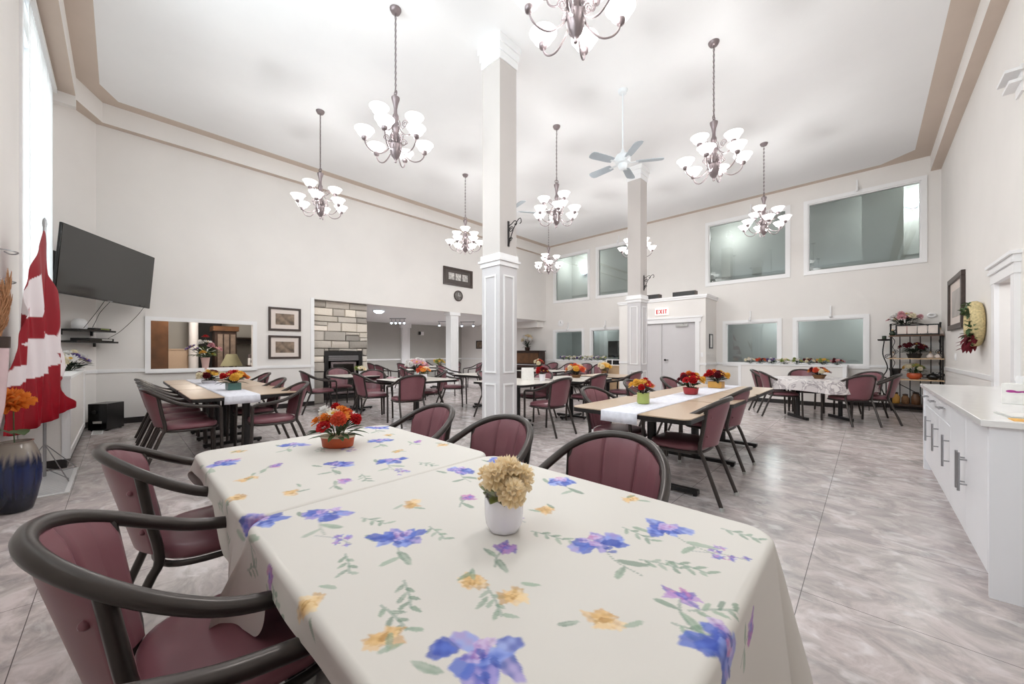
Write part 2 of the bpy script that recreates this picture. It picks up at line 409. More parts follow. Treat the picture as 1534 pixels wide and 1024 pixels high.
for (a, b, z0, z1) in WIN_F:
    mb = MB(); frame_y(mb, a-.08, b+.08, z0-.08, z1+.08, .09, FY, FY+.02)
    frame_y(mb, a, b, z0, z1, .05, FY-.13, FY-.04)
    mb.box((a+b)/2-.025, (a+b)/2+.025, FY-.13, FY-.05, z0, z1)
    w = struct(mb.build('window_%d' % k, M['white'])); k += 1
    MB().box(a+.05, b-.05, FY-.09, FY-.085, z0+.05, z1-.05).build('pane', M['glass'], w)

# vertical blinds on the window seen at the left
bl = thing('vertical_blinds', 'tall white vertical blinds hanging over the window behind the red and white flag', 'blinds', (-7.45, FY+.055, 5.0))
MB().box(-1.02, 1.02, -.03, .04, -.02, .05).build('head_rail', M['white'], bl)
for i in range(23):
    mb = MB(); a = .18
    mx = Matrix.Translation((-.97+i*.088, 0, 0)) @ Matrix.Rotation(a, 4, 'Z')
    mb.box(-.048, .048, -.0015, .0015, -4.55, -.02, 0, mx); mb.build('vane', M['blind'], bl)

# ------------------------------------------------------------------ exit vestibule
mb = MB()
zt = 2.77
mb.box(BX0, -4.83, BYF, BYF+.1, 0, zt); mb.box(-3.42, BX1, BYF, BYF+.1, 0, zt); mb.box(-4.83, -3.42, BYF, BYF+.1, 2.08, zt)
mb.box(BX0, BX0+.1, BYF+.1, BY, 0, zt); mb.box(BX1-.1, BX1, BYF+.1, BY, 0, zt); mb.box(BX0+.1, BX1-.1, BYF+.1, BY, zt-.1, zt)
struct(mb.build('wall_vestibule', M['wall']))
mb = MB(); mb.box(BX0-.04, BX1+.05, BYF-.05, BY, zt, zt+.05); mb.box(BX0-.02, BX1+.03, BYF-.03, BY, zt-.05, zt)
struct(mb.build('trim_%d' % n, M['white'])); n += 1
mb = MB(); mb.box(-3.36, BX1, BYF-.02, BYF, .895, .955); mb.box(BX1, BX1+.02, BYF-.02, BY, .895, .955); mb.box(BX0, -4.9, BYF-.02, BYF, .895, .955)
struct(mb.build('trim_%d' % n, M['white'])); n += 1
mb = MB()
mb.box(-4.95, -4.83, BYF-.03, BYF, 0, 2.08); mb.box(-3.42, -3.31, BYF-.03, BYF, 0, 2.08)
mb.box(-4.99, -3.27, BYF-.035, BYF, 2.08, 2.2); mb.box(-5.02, -3.24, BYF-.055, BYF, 2.2, 2.245)
struct(mb.build('trim_%d' % n, M['white'])); n += 1
d = struct(MB().box(-4.82, -4.355, BYF+.03, BYF+.07, .01, 2.07).build('door_1', M['colw'], bevel=.004))
d = struct(MB().box(-4.345, -3.43, BYF+.03, BYF+.07, .01, 2.07).build('door_2', M['colw'], bevel=.004))
h = MB().lathe([(.03, 0), (.03, .012), (.012, .014), (.012, .05)], 12).xf(Matrix.Translation((-4.26, BYF+.03, 1.02)) @ Matrix.Rotation(PI/2, 4, 'X'))
h.box(-4.27, -4.15, BYF-.03, BYF-.012, 1.01, 1.03); h.build('door_handle', M['black'], d)
h = MB().box(-3.95, -3.62, BYF-.02, BYF+.03, 1.97, 2.03); h.box(-3.75, -3.72, BYF-.09, BYF-.02, 2.03, 2.045); h.build('door_closer', M['plast'], d)
e = thing('exit_sign', 'white box sign with red EXIT letters above the white double door', 'sign', (-4.33, BYF-.001, 2.42))
MB().box(-.19, .19, -.06, 0, -.10, .10).build('sign_box', M['exit'], e, bevel=.006)
lm = MB(); sw = .028; lh = .062
def bar(x0, x1, z0, z1): lm.box(x0, x1, -.066, -.0595, z0, z1)
def diag(xa, za, xb, zb):
    t = sw/2; lm.add([(xa-t, -.066, za), (xa+t, -.066, za), (xb+t, -.066, zb), (xb-t, -.066, zb), (xa-t, -.0595, za), (xa+t, -.0595, za), (xb+t, -.0595, zb), (xb-t, -.0595, zb)], [(0, 1, 2, 3), (4, 7, 6, 5), (0, 4, 5, 1), (1, 5, 6, 2), (2, 6, 7, 3), (3, 7, 4, 0)], 0, False)
bar(-.155, -.127, -lh, lh)
for z in (-lh, -.012, lh-.024): bar(-.127, -.082, z, z+.024)
diag(-.052, -lh, .016, lh); diag(.016, -lh, -.052, lh)
bar(.046, .074, -lh, lh)
bar(.092, .160, lh-.024, lh); bar(.112, .140, -lh, lh-.024)
lm.build('lettering', M['exitr'], e)
# two dark speakers on the vestibule roof
for x, w, lb in ((-4.68, .42, 'short black speaker box on the exit ledge, left of the longer one'), (-3.77, .62, 'long black speaker box lying on the ledge above the exit door')):
    t = thing('speaker_box', lb, 'speaker', (x, BYF+.22, zt+.05))
    MB().box(-w/2, w/2, -.11, .11, 0, .15).build('cabinet', M['darkwood'], t, bevel=.005)
    MB().box(-w/2+.02, w/2-.02, -.116, -.11, .015, .135).build('grille', M['black'], t)
t = thing('picture_frame', 'tiny black framed notice on the side of the exit vestibule', 'picture', (BX1+.012, 11.35, 1.55))
mb = MB(); frame_x(mb, -.14, .14, -.2, .2, .03, -.012, .012); mb.build('frame', M['black'], t)
MB().box(-.01, .004, -.11, .11, -.17, .17).build('print', M['paper'], t)
mb = MB().box(-3.28, -3.22, BYF-.012, BYF-.001, 1.12, 1.24); mb.box(-3.255, -3.245, BYF-.018, BYF-.012, 1.16, 1.2)
tag(mb.build('light_switch', M['white']), 'white light switch plate right of the exit door', 'switch')

# white clip-on window lights above the glazing
CL = [(-.17, 5.05, 'rightmost upper'), (-2.30, 5.05, 'second from right upper'), (-6.21, 5.05, 'left hand upper'), (-2.31, 2.15, 'lower window right of the exit door'), (-.64, 2.15, 'rightmost lower'), (-8.33, 2.15, 'leftmost lower'), (-6.73, 2.15, 'lower window left of the exit vestibule')]
for i, (x, z, w) in enumerate(CL):
    t = thing('candle_sconce', 'small white sconce arm above the %s%s' % (w, ' back window' if 'window' not in w else ''), 'sconce', (x, BY-.03, z))
    MB().box(-.014, .014, -.012, .03, -.04, .22).build('bracket', M['white'], t)
    MB().lathe([(.02, 0), (.03, .01), (.03, .05), (.022, .055), (.022, .11)], 10, (0, -.08, -.07)).build('candle_cup', M['white'], t)
    MB().tube([(0, -.01, .0), (0, -.05, -.05), (0, -.08, -.06)], .008, 6).build('arm', M['white'], t)
# round white clock on the back wall by the left corner
t = thing('wall_clock', 'round white clock on the back wall by the left corner', 'clock', (-8.68, BY, 2.37))
MB().lathe([(.13, 0), (.13, .03), (.115, .035)], 20).xf(Matrix.Rotation(PI/2, 4, 'X')).build('case', M['white'], t)
mb = MB().box(-.004, .004, -.04, -.036, 0, .08); mb.box(0, .05, -.04, -.036, -.004, .004); mb.build('hands', M['black'], t)

# ------------------------------------------------------------------ planters (boxes with flower tops)
def planter(name, label, x0, x1, y0, y1, z):
    t = thing(name, label, 'planter', ((x0+x1)/2, (y0+y1)/2, 0))
    w = (x1-x0)/2; d = (y1-y0)/2
    mb = MB(); mb.box(-w, w, -d, d, 0.10, z-.03); mb.build('box_body', M['wall'], t)
    mb = MB(); fr = .055
    mb.box(-w-.012, -w+fr, -d-.014, d, .10, z-.03); mb.box(w-fr, w+.012, -d-.014, d, .10, z-.03); mb.build('corner_trim', M['white'], t)
    MB().box(-w-.02, w+.02, -d-.02, d, z-.03, z).build('top_board', M['white'], t)
    MB().box(-w+.01, w-.01, -d+.01, d, 0, .10).build('plinth', M['base'], t)
    return t
planter('planter_box', 'white planter box with flowers under the right back windows', -2.42, -.34, 11.1, BY-.035, .95)
planter('planter_box', 'white planter box with flowers under the left back windows', -8.35, -6.35, 11.1, BY-.035, .95)
pb = thing('planter_box', 'long white panelled box under the blinds behind the flag', 'planter', (-7.50, -.55, 0))
MB().box(-1.24, 1.24, -.165, .165, .1, .96).build('box_body', M['wall'], pb)
mb = MB()
for x in (-1.24, 1.20): mb.box(x-.01, x+.05, .165, .18, .1, .96)
mb.box(-1.23, 1.23, .165, .178, .1, .17); mb.box(1.24, 1.255, .12, .18, .1, .96); mb.build('corner_trim', M['white'], pb)
MB().box(-1.25, 1.26, -.165, .185, .96, .99).build('top_board', M['white'], pb)
MB().box(-1.22, 1.23, -.16, .155, 0, .1).build('plinth', M['base'], pb)
# floor vent grille
t = thing('floor_vent', 'white slatted floor grille under the flag pole', 'vent', (-5.66, -.50, 0))
mb = MB(); 
for x0, x1, y0, y1 in ((-.52, .52, -.19, -.16), (-.52, .52, .16, .19), (-.52, -.49, -.16, .16), (.49, .52, -.16, .16)): mb.box(x0, x1, y0, y1, 0.001, .008)
mb.build('frame', M['white'], t)
for i in range(26): MB().box(-.475+i*.038-.007, -.475+i*.038+.007, -.16, .16, .001, .007).build('slat', M['white'], t)
MB().box(-.49, .49, -.16, .16, .0005, .002).build('dark_gap_sheet', M['black'], t)  # flat black sheet on the floor, painted shade for the gaps between slats
t = thing('floor_vent', 'white floor grille at the foot of the panelled box near the black speaker', 'vent', (-8.75, -.24, 0))
MB().box(-.3, .3, -.06, .06, 0.001, .007).build('frame', M['white'], t)
for i in range(10): MB().box(-.27+i*.058, -.235+i*.058, -.045, .045, .007, .009).build('slat', M['plast'], t)

# ------------------------------------------------------------------ columns
def column(name, label, x0, x1, y0, y1, zc):
    t = thing(name, label, 'column', ((x0+x1)/2, (y0+y1)/2, 0)); w = (x1-x0)/2; d = (y1-y0)/2
    MB().box(-w, w, -d, d, zc, H-.3).build('shaft', M['shaft'], t)
    mb = MB()
    for o, a, b in ((.012, H-.30, H-.2), (.028, H-.2, H-.1), (.05, H-.1, H)): mb.box(-w-o, w+o, -d-o, d+o, a, b)
    mb.build('capital', M['ceil'], t)
    MB().box(-w-.004, w+.004, -d-.004, d+.004, 0, zc-.1).build('pedestal', M['colw'], t)
    mb = MB()
    for o, a, b in ((.022, zc-.10, zc-.04), (.045, zc-.04, zc-.01), (.02, zc-.01, zc+.06)): mb.box(-w-o, w+o, -d-o, d+o, a, b)
    mb.build('moulding', M['white'], t)
    for (za, zb) in ((.97, 2.28), (.14, .83)):
        mb = MB(); q = .022; m_ = .06
        for sgn in (-1, 1):
            y = sgn*(d+.004); frame_y(mb, -w+m_, w-m_, za, zb, q, min(y, y+sgn*.014), max(y, y+sgn*.014))
            x = sgn*(w+.004); frame_x(mb, -d+m_, d-m_, za, zb, q, min(x, x+sgn*.014), max(x, x+sgn*.014))
        mb.build('panel_moulding', M['white'], t)
    MB().box(-w-.02, w+.02, -d-.02, d+.02, 0, .1).build('foot_moulding', M['white'], t)
    return t
column('column', 'tall square white column nearest the camera, behind the flowered table', -3.845, -3.505, 3.45, 3.77, 2.50)
column('column', 'tall square white column standing in front of the exit door', -3.965, -3.66, 8.0, 8.34, 2.47)

def scroll(n=26, r0=.055, turns=1.6):
    return [(r0*(1-i/n*.75)*math.cos(turns*2*PI*i/n), 0, r0*(1-i/n*.75)*math.sin(turns*2*PI*i/n)) for i in range(n+1)]
def bracket(loc, label):
    t = thing('scroll_bracket', label, 'bracket', loc)
    MB().box(0, .012, -.014, .014, -.16, .18).build('back_bar', M['iron'], t)
    mb = MB()
    mb.tube(catmull([(.012, 0, -.14), (.05, 0, -.04), (.10, 0, .06), (.17, 0, .15), (.22, 0, .17), (.235, 0, .12), (.21, 0, .10)], 5), .006, 6)
    mb.tube(catmull([(.012, 0, .12), (.06, 0, .13), (.12, 0, .16), (.155, 0, .13), (.14, 0, .10), (.115, 0, .12)], 5), .006, 6)
    mb.tube([(x+.055, z_, y+.06) for x, z_, y in scroll(22, .04)], .005, 6); mb.tube([(x+.045, z_, y-.07) for x, z_, y in scroll(22, .03)], .005, 6)
    mb.build('scroll_arm', M['iron'], t)
bracket((-3.505, 3.61, 2.83), 'black iron scroll bracket on the near white column')
bracket((-3.66, 8.17, 2.80), 'black iron scroll bracket on the white column by the exit door')

# ------------------------------------------------------------------ chandeliers
def make_chandelier():
    t = thing('chandelier', '', 'chandelier', (0, 0, H), 0, 'nine-light chandeliers')
    MB().lathe([(.02, -.055), (.05, -.045), (.068, -.012), (.07, 0)], 16).build('canopy', M['pewter'], t)
    mb = MB()
    for i in range(26):
        z = -.07-i*.037; a = (i % 2)*PI/2
        ring = [(.011*math.cos(2*PI*q/8)*math.cos(a), .011*math.cos(2*PI*q/8)*math.sin(a), z+.023*math.sin(2*PI*q/8)) for q in range(8)]
        mb.tube(ring, .0035, 5, closed=True)
    mb.tube([(0.004, 0, -.05), (-.004, .003, -.5), (.003, 0, -1.04)], .004, 5)
    mb.build('chain', M['pewter'], t)
    prof = [(.012, -1.87), (.016, -1.86), (.012, -1.845), (.02, -1.83), (.05, -1.79), (.07, -1.72), (.076, -1.66), (.06, -1.655), (.034, -1.63), (.045, -1.6), (.048, -1.56), (.03, -1.54), (.032, -1.5), (.046, -1.48), (.046, -1.44), (.03, -1.42), (.028, -1.36), (.038, -1.34), (.036, -1.30), (.022, -1.27), (.02, -1.22), (.03, -1.16), (.048, -1.10), (.05, -1.08), (.03, -1.07), (.016, -1.05), (.012, -1.04)]
    MB().lathe(prof, 18).build('turned_body', M['pewter'], t)
    ring = [(.032*math.cos(2*PI*q/14), 0, -1.025+.032*math.sin(2*PI*q/14)) for q in range(14)]
    MB().tube(ring, .006, 6, closed=True).build('hanging_ring', M['pewter'], t)
    def arm(pts, ang, tier):
        mb = MB(); mb.tube(catmull(pts, 5), .0075, 6)
        tip = pts[-1]
        s = [(x*.85+(.115 if tier else .10), y, z+(-1.40 if tier else -1.60)) for x, y, z in scroll(18, .048)]
        mb.tube(s, .005, 5)
        mb.tube(catmull([(.05, 0, -1.36 if tier else -1.52), (.075, 0, -1.46 if tier else -1.64), s[0]], 4), .005, 5)
        a = mb.build('arm', M['pewter'], t, rot=(0, 0, ang))
        MB().lathe([(.008, -.03), (.028, -.022), (.034, -.005), (.034, .012), (.02, .02)], 12, tip).build('lamp_cup', M['pewter'], a)
        MB().lathe([(.02, .016), (.045, .018), (.070, .034), (.082, .055), (.090, .075), (.106, .094), (.113, .098), (.106, .096), (.086, .078), (.075, .056), (.06, .036), (.001, .026)], 18, tip).build('lamp_shade', M['shade'], a)
    for i in range(6):
        arm([(.045, 0, -1.60), (.09, 0, -1.73), (.19, 0, -1.805), (.28, 0, -1.79), (.34, 0, -1.73), (.355, 0, -1.66)], 2*PI*i/6+.2, 0)
    for i in range(3):
        arm([(.03, 0, -1.38), (.07, 0, -1.49), (.14, 0, -1.54), (.205, 0, -1.51), (.235, 0, -1.42)], 2*PI*i/3+.7, 1)
    return t
ch0 = make_chandelier()
CH = [(-4.17, 2.32, 'hanging large left of the near column'), (-6.88, 2.40, 'leftmost, nearest the television'),
      (-6.87, 5.62, 'small, just left of the near column'), (-4.17, 5.58, 'between the near column and ceiling fan'),
      (-1.50, 5.53, 'large, right of the ceiling fan'), (-1.50, 8.91, 'in front of the upper right windows'),
      (-6.87, 8.80, 'lowest, before the far left corner'), (-4.17, 8.91, 'partly hidden behind the far column'), (-1.58, 2.35, 'cut off by the picture top')]
for i, (x, y, w) in enumerate(CH):
    lb = 'pewter chandelier with white glass shades '+w
    if i == 0: ch0.location = (x, y, H); ch0['label'] = lb
    else: copy_tree(ch0, (x, y, H), .35*i, lb)

# ceiling fans
def make_fan():
    t = thing('ceiling_fan', '', 'fan', (0, 0, H), 0, 'white ceiling fans')
    MB().lathe([(.02, -.06), (.06, -.05), (.075, -.01), (.075, 0)], 18).build('canopy', M['fanw'], t)
    MB().tube([(0, 0, -.05), (0, 0, -.98)], .013, 8).build('downrod', M['fanw'], t)
    MB().lathe([(.03, -1.27), (.06, -1.25), (.075, -1.20), (.07, -1.18), (.11, -1.17), (.125, -1.13), (.125, -1.08), (.10, -1.04), (.06, -1.02), (.03, -.98), (.02, -.95)], 22).build('motor', M['fanw'], t)
    for i in range(5):
        poly = [(.20, -.055), (.26, -.066), (.55, -.075), (.60, -.065), (.62, -.03), (.62, .03), (.60, .065), (.55, .075), (.26, .066), (.20, .055)]
        b = MB().prism(poly, -.004, .004).xf(Matrix.Rotation(.2, 4, 'X')).build('blade', M['fanb'], t, loc=(0, 0, -1.16), rot=(0, 0, 2*PI*i/5+.55))
        MB().box(.09, .24, -.018, .018, -.012, -.004).build('blade_iron', M['fanw'], b)
    return t
f0 = make_fan(); f0.location = (-2.83, 5.54, H); f0['label'] = 'white five-blade ceiling fan hanging in front of the far column'
copy_tree(f0, (-5.56, 5.75, H), .4, 'white ceiling fan mostly hidden behind the near column, one blade showing')

# ------------------------------------------------------------------ chairs
def make_chair(near):
    t = thing('tub_armchair', '', 'chair', (0, 0, 0), 0, 'burgundy tub armchairs')
    half = [(-.268, .245, .655), (-.279, .15, .664), (-.284, .05, .676), (-.279, -.05, .70), (-.262, -.14, .742), (-.228, -.225, .793), (-.165, -.295, .836), (-.085, -.335, .857)]
    pts = half+[(0, -.347, .862)]+[(-x, y, z) for x, y, z in reversed(half)]
    MB().tube(catmull(pts, 4), .0195, 10).build('arm_hoop', M['bronze'], t)
    for s in (-1, 1):
        MB().tube(catmull([(s*.268, .243, .655), (s*.266, .268, .64), (s*.263, .276, .60), (s*.255, .28, .40), (s*.25, .29, .012)], 4), .0165, 8).build('front_leg', M['bronze'], t)
        MB().tube(catmull([(s*.222, -.232, .79), (s*.214, -.205, .62), (s*.208, -.178, .455), (s*.212, -.215, .36), (s*.226, -.345, .012)], 4), .0165, 8).build('rear_leg', M['bronze'], t)
    if near:
        for x, y in ((-.25, .29), (.25, .29), (-.226, -.345), (.226, -.345)): MB().lathe([(.018, 0), (.02, .012), (.0185, .03)], 8, (x, y, 0)).build('foot_glide', M['plast'], t)
    def ring(rx, y0, y1, e=3.2, n=32):
        cy = (y0+y1)/2; ry = (y1-y0)/2; out = []
        for k in range(n):
            a = 2*PI*k/n; c, s_ = math.cos(a), math.sin(a)
            out.append((rx*math.copysign(abs(c)**(2/e), c), cy+ry*math.copysign(abs(s_)**(2/e), s_)))
        return out
    base = ring(.238, -.19, .27)
    MB().tube([(x, y, .418) for x, y in base], .0125, 8, closed=True).build('seat_frame', M['bronze'], t)
    mb = MB(); P = []
    for r, z in ((.02, .428), (.93, .426), (.995, .438), (1.0, .455), (.97, .472), (.88, .483), (.6, .489), (.3, .492), (.01, .493)):
        P.append([(x*r, .04+(y-.04)*r, z) for x, y in base])
    Pt = [[P[j][i] for j in range(len(P))] for i in range(len(base))]
    MB().grid(Pt, wrap=True).build('seat', M['vinyl'], t)
    # upholstered back
    NU, NV = (72 if near else 26), 12; front = []; back = []
    for i in range(NU+1):
        u = -1+2*i/NU; fr = []; bk = []
        ztop = .852-.075*abs(u)**2.2
        for j in range(NV+1):
            v = j/NV; z = .465+(ztop-.465)*v
            hz = (z-.465)/(.85-.465)
            hw = .192+.036*hz; x = u*hw*(1 if v > .12 else 1-.04*(1-v/.12))
            yc = -.236-.100*hz; ye = -.170-.062*hz
            y = yc+(ye-yc)*(abs(u)**2.0)
            th = .034*min(1, (1-abs(u))*9+.25)*min(1, (1-v)*6+.3)
            g = 0
            for c in (-.36, .36): g += .011*math.exp(-((u-c)/.024)**2)
            pf = .010*(1-((abs(u) % .72)/.36-1)**2) if abs(u) < .72 else .006
            fr.append((x, y+th*.5-g*(1-.3*v)+pf*.4, z)); bk.append((x, y-th*.5, z))
        front.append(fr); back.append(bk)
    mb = MB(); mb.grid(front); mb.grid([list(reversed(r)) for r in back])
    loop_f = [front[i][0] for i in range(NU+1)]; loop_b = [back[i][0] for i in range(NU+1)]; mb.grid([loop_b, loop_f])
    mb.grid([[front[i][NV] for i in range(NU+1)], [back[i][NV] for i in range(NU+1)]])
    mb.grid([[back[0][j] for j in range(NV+1)], [front[0][j] for j in range(NV+1)]]); mb.grid([[front[NU][j] for j in range(NV+1)], [back[NU][j] for j in range(NV+1)]])
    b = mb.build('backrest', M['vinyl'], t)
    if near:
        for s in (-1, 1):
            for z, x, y in ((.72, .180, -.257), (.56, .170, -.225)): MB().ball((s*x, y, z), .011, 8).build('rivet', M['vinyl'], b)
    return t
PROTO = {True: make_chair(True), False: make_chair(False)}; used = {True: False, False: False}
def chair(x, y, face, label):
    """face: direction the sitter looks, degrees counter-clockwise from +x"""
    rz = math.radians(face-90); near = math.hypot(x, y) < 5; p = PROTO[near]
    if not used[near]:
        used[near] = True; p.location = (x, y, 0); p.rotation_euler = (0, 0, rz); p['label'] = label; return p
    return copy_tree(p, (x, y, 0), rz, label)
E_ = 'burgundy armchair '
CHAIRS = [
 (-1.28, .21, 90, 'large in the left foreground, its arms under the flowered cloth'),
 (-.52, .17, 92, 'nearest the camera, only an arm and seat showing at the bottom'),
 (-2.17, .29, 88, 'second from the front on the left side of the flowered table'),
 (-.81, 1.27, 271, 'largest across the flowered table, right of the white flower pot'),
 (-1.515, 1.26, 270, 'on the far side of the flowered table, in front of the near column'),
 (-2.22, 1.27, 268, 'on the far side of the flowered table, left of the near column'),
 (-1.17, 3.48, 180, 'nearest on the right side of the runner table, back to the aisle'),
 (-1.25, 4.62, 180, 'second on the right side of the runner table'),
 (-1.86, 3.50, 0, 'nearest on the left side of the runner table'),
 (-2.02, 4.75, 0, 'second on the left side of the runner table'),
 (-1.93, 5.75, 0, 'third on the left side of the runner table, before the exit door'),
 (-5.47, .50, 90, 'nearest in the row on the left of the left runner table'),
 (-6.10, .50, 90, 'second in the row on the left of the left runner table'),
 (-6.75, .50, 91, 'third in the row on the left of the left runner table'),
 (-7.42, .50, 90, 'last in the row on the left of the left runner table'),
 (-5.20, 1.30, 268, 'nearest on the right of the left runner table'),
 (-6.20, 1.32, 270, 'second on the right of the left runner table'),
 (-8.00, 1.56, 270, 'farthest on the right of the left runner table, below the framed prints'),
 (-8.22, 2.84, 82, 'left of the table before the fireplace, back to the left wall'),
 (-8.92, 3.55, 350, 'in front of the stone, facing out over the white pot of flowers'),
 (-7.36, 3.56, 330, 'with its rounded back against the firebox, between two pale tables'),
 (-6.72, 3.26, 85, 'with its back to the camera left of the pale middle table'),
 (-5.74, 3.42, 170, 'with its back to the camera right of the pale middle table'),
 (-6.42, 4.32, 235, 'facing the camera behind the pale middle table'),
 (-6.98, 5.32, 40, 'with its back to the camera just left of the near column'),
 (-3.54, 4.55, 176, 'right of the near column, back to the aisle'),
 (-3.66, 5.83, 176, 'second one right of the near column, turned from the camera'),
 (-4.50, 5.35, 265, 'facing the camera between the pale tables right of the near column'),
 (-3.55, 7.0, 180, 'beside the beige table in front of the far column'),
 (-8.19, 10.5, 270, 'leftmost along the far left planter'),
 (-7.38, 10.45, 275, 'second along the far left planter'),
 (-6.78, 10.5, 280, 'third along the far left planter'),
 (-6.17, 10.5, 285, 'rightmost along the far left planter'),
 (-5.65, 8.05, 200, 'dark before the far left planter, right of the piano'),
 (-7.0, 8.6, 300, 'by the piano beside the far table'),
 (-5.2, 5.0, 20, 'right behind the near column, mostly hidden'),
 (-1.48, 9.45, 0, 'farther of the two left of the round table'),
 (-1.22, 8.85, 20, 'nearer of the two left of the round table'),
 (-.95, 9.98, 285, 'on the far side of the round table, in front of the planter'),
 (-.22, 8.72, 130, 'with its back to the camera on the near side of the round table'),
 (-.10, 9.78, 235, 'at the far right of the round table'),
 (.08, 9.25, 180, 'at the right of the round table beside the iron rack'),
 (-8.6, 5.3, 60, 'dark at the edge of the fireplace room opening'),
 (-8.75, 6.55, 30, 'dark near the thin white column in the wide opening'),
 (-10.6, 5.6, 90, 'in the fireplace room beyond the opening, nearest'),
 (-11.6, 6.9, 100, 'in the fireplace room beyond the opening, farther'),
 (-11.3, 8.6, 180, 'in the fireplace room behind the thin white column'),
 (-10.2, 8.7, 250, 'at the far end of the fireplace room'),
 (-11.6, 5.4, 80, 'dark, second from the stone in the fireplace room'),
 (-12.6, 6.3, 90, 'dark, third from the stone in the fireplace room'),
 (-12.9, 7.7, 180, 'dark, against the pilaster in the fireplace room'),
 (-12.4, 9.4, 270, 'dark, under the small black wall device in the fireplace room'),
 (-13.6, 9.0, 0, 'dark, farthest back in the fireplace room'),
]
for x, y, f, w in CHAIRS: chair(x, y, f, E_+w)

# ------------------------------------------------------------------ tables
def rrect(x0, x1, y0, y1, r, n=5):
    out = []
    for cx, cy, a0 in ((x1-r, y1-r, 0), (x0+r, y1-r, 90), (x0+r, y0+r, 180), (x1-r, y0+r, 270)):
        for k in range(n+1):
            a = math.radians(a0+90*k/n); out.append((cx+r*math.cos(a), cy+r*math.sin(a)))
    return out
def table(name, label, cx, cy, w, d, top, z=T, rz=0, legs=1, axis='x', group=None, r=.06, fl=None):
    t = thing(name, label, 'table', (cx, cy, 0), rz, group)
    MB().prism(rrect(-w/2, w/2, -d/2, d/2, r), z-.008, z).build('tabletop', M[top], t)
    MB().prism(rrect(-w/2-.004, w/2+.004, -d/2-.004, d/2+.004, r), z-.042, z-.008, smooth=False).build('edge_band', M['black'], t)
    offs = [0] if legs == 1 else [-.28*w if axis == 'x' else -.28*d, .28*w if axis == 'x' else .28*d]
    for o in offs:
        px, py = (o, 0) if axis == 'x' else (0, o)
        if legs == 1: px = py = 0
        p = MB().lathe([(.13, z-.05), (.13, z-.042)], 12, (px, py, 0)); p.tube([(px, py, .05), (px, py, z-.045)], .042, 12); p.build('pedestal_post', M['black'], t)
        mb = MB()
        L = fl or min(.32, (d if axis == 'x' else w)*.36)
        dirs = (((1, 0),) if fl else ((1, 0), (0, 1))) if legs == 1 else (((0, 1),) if axis == 'x' else ((1, 0),))
        for dx, dy in dirs:
            mb.box(px-(L if dx else .028), px+(L if dx else .028), py-(L if dy else .028), py+(L if dy else .028), .018, .055)
            for s in (-1, 1): mb.lathe([(.018, 0), (.018, .02)], 8, (px+dx*s*(L-.03), py+dy*s*(L-.03), 0))
        mb.build('cross_foot', M['black'], t)
    return t
G1 = 'runner tables'
table('dining_table', 'nearest beige laminate table under the right white runner', -1.465, 3.445, 1.03, 1.13, 'lam', legs=1, fl=.41)
table('dining_table', 'middle beige laminate table under the right white runner', -1.45, 4.61, 1.03, 1.13, 'lam', legs=1, fl=.41)
table('dining_table', 'farthest beige laminate table under the right white runner', -1.45, 5.73, 1.03, 1.08, 'lam', legs=1, fl=.41)
table('dining_table', 'nearest beige laminate table under the left white runner', -5.85, 1.06, 1.32, 1.08, 'lam', legs=2, axis='x')
table('dining_table', 'middle beige laminate table under the left white runner', -7.12, 1.06, 1.16, 1.08, 'lam', legs=2, axis='x')
table('dining_table', 'far beige laminate table under the left white runner, by the pass-through', -8.30, 1.06, 1.16, 1.08, 'lam', legs=2, axis='x')
table('dining_table', 'pale table in front of the stone fireplace', -8.0, 3.55, 1.0, .95, 'lamw')
table('dining_table', 'pale table in the middle with white pot of peach flowers', -6.02, 3.78, 1.07, 1.07, 'lamw')
table('dining_table', 'pale table just left of the near column', -6.35, 5.75, 1.07, 1.07, 'lamw')
table('dining_table', 'pale table right behind the near column', -4.35, 4.72, 1.15, 1.07, 'lamw')
table('dining_table', 'pale table with orange flowers right of the near column', -4.1, 5.95, 1.15, 1.1, 'lamw')
table('dining_table', 'small beige table in front of the far column', -4.05, 7.25, 1.0, 1.0, 'lam')
table('dining_table', 'pale table before the piano', -6.4, 7.9, 1.2, 1.0, 'lamw')
table('dining_table', 'pale table at the edge of the fireplace room opening', -9.3, 6.0, 1.0, 1.0, 'lamw')
table('dining_table', 'far pale table inside the fireplace room', -10.9, 7.7, 1.1, 1.1, 'lamw')
# foreground pair under the floral cloths
table('dining_table', 'near table under the flowered cloth', -.745, .745, 1.10, .96, 'lamw', z=.752, legs=2, axis='x')
table('dining_table', 'far table under the flowered cloth', -1.858, .745, 1.04, .96, 'lamw', z=.752, legs=2, axis='x')

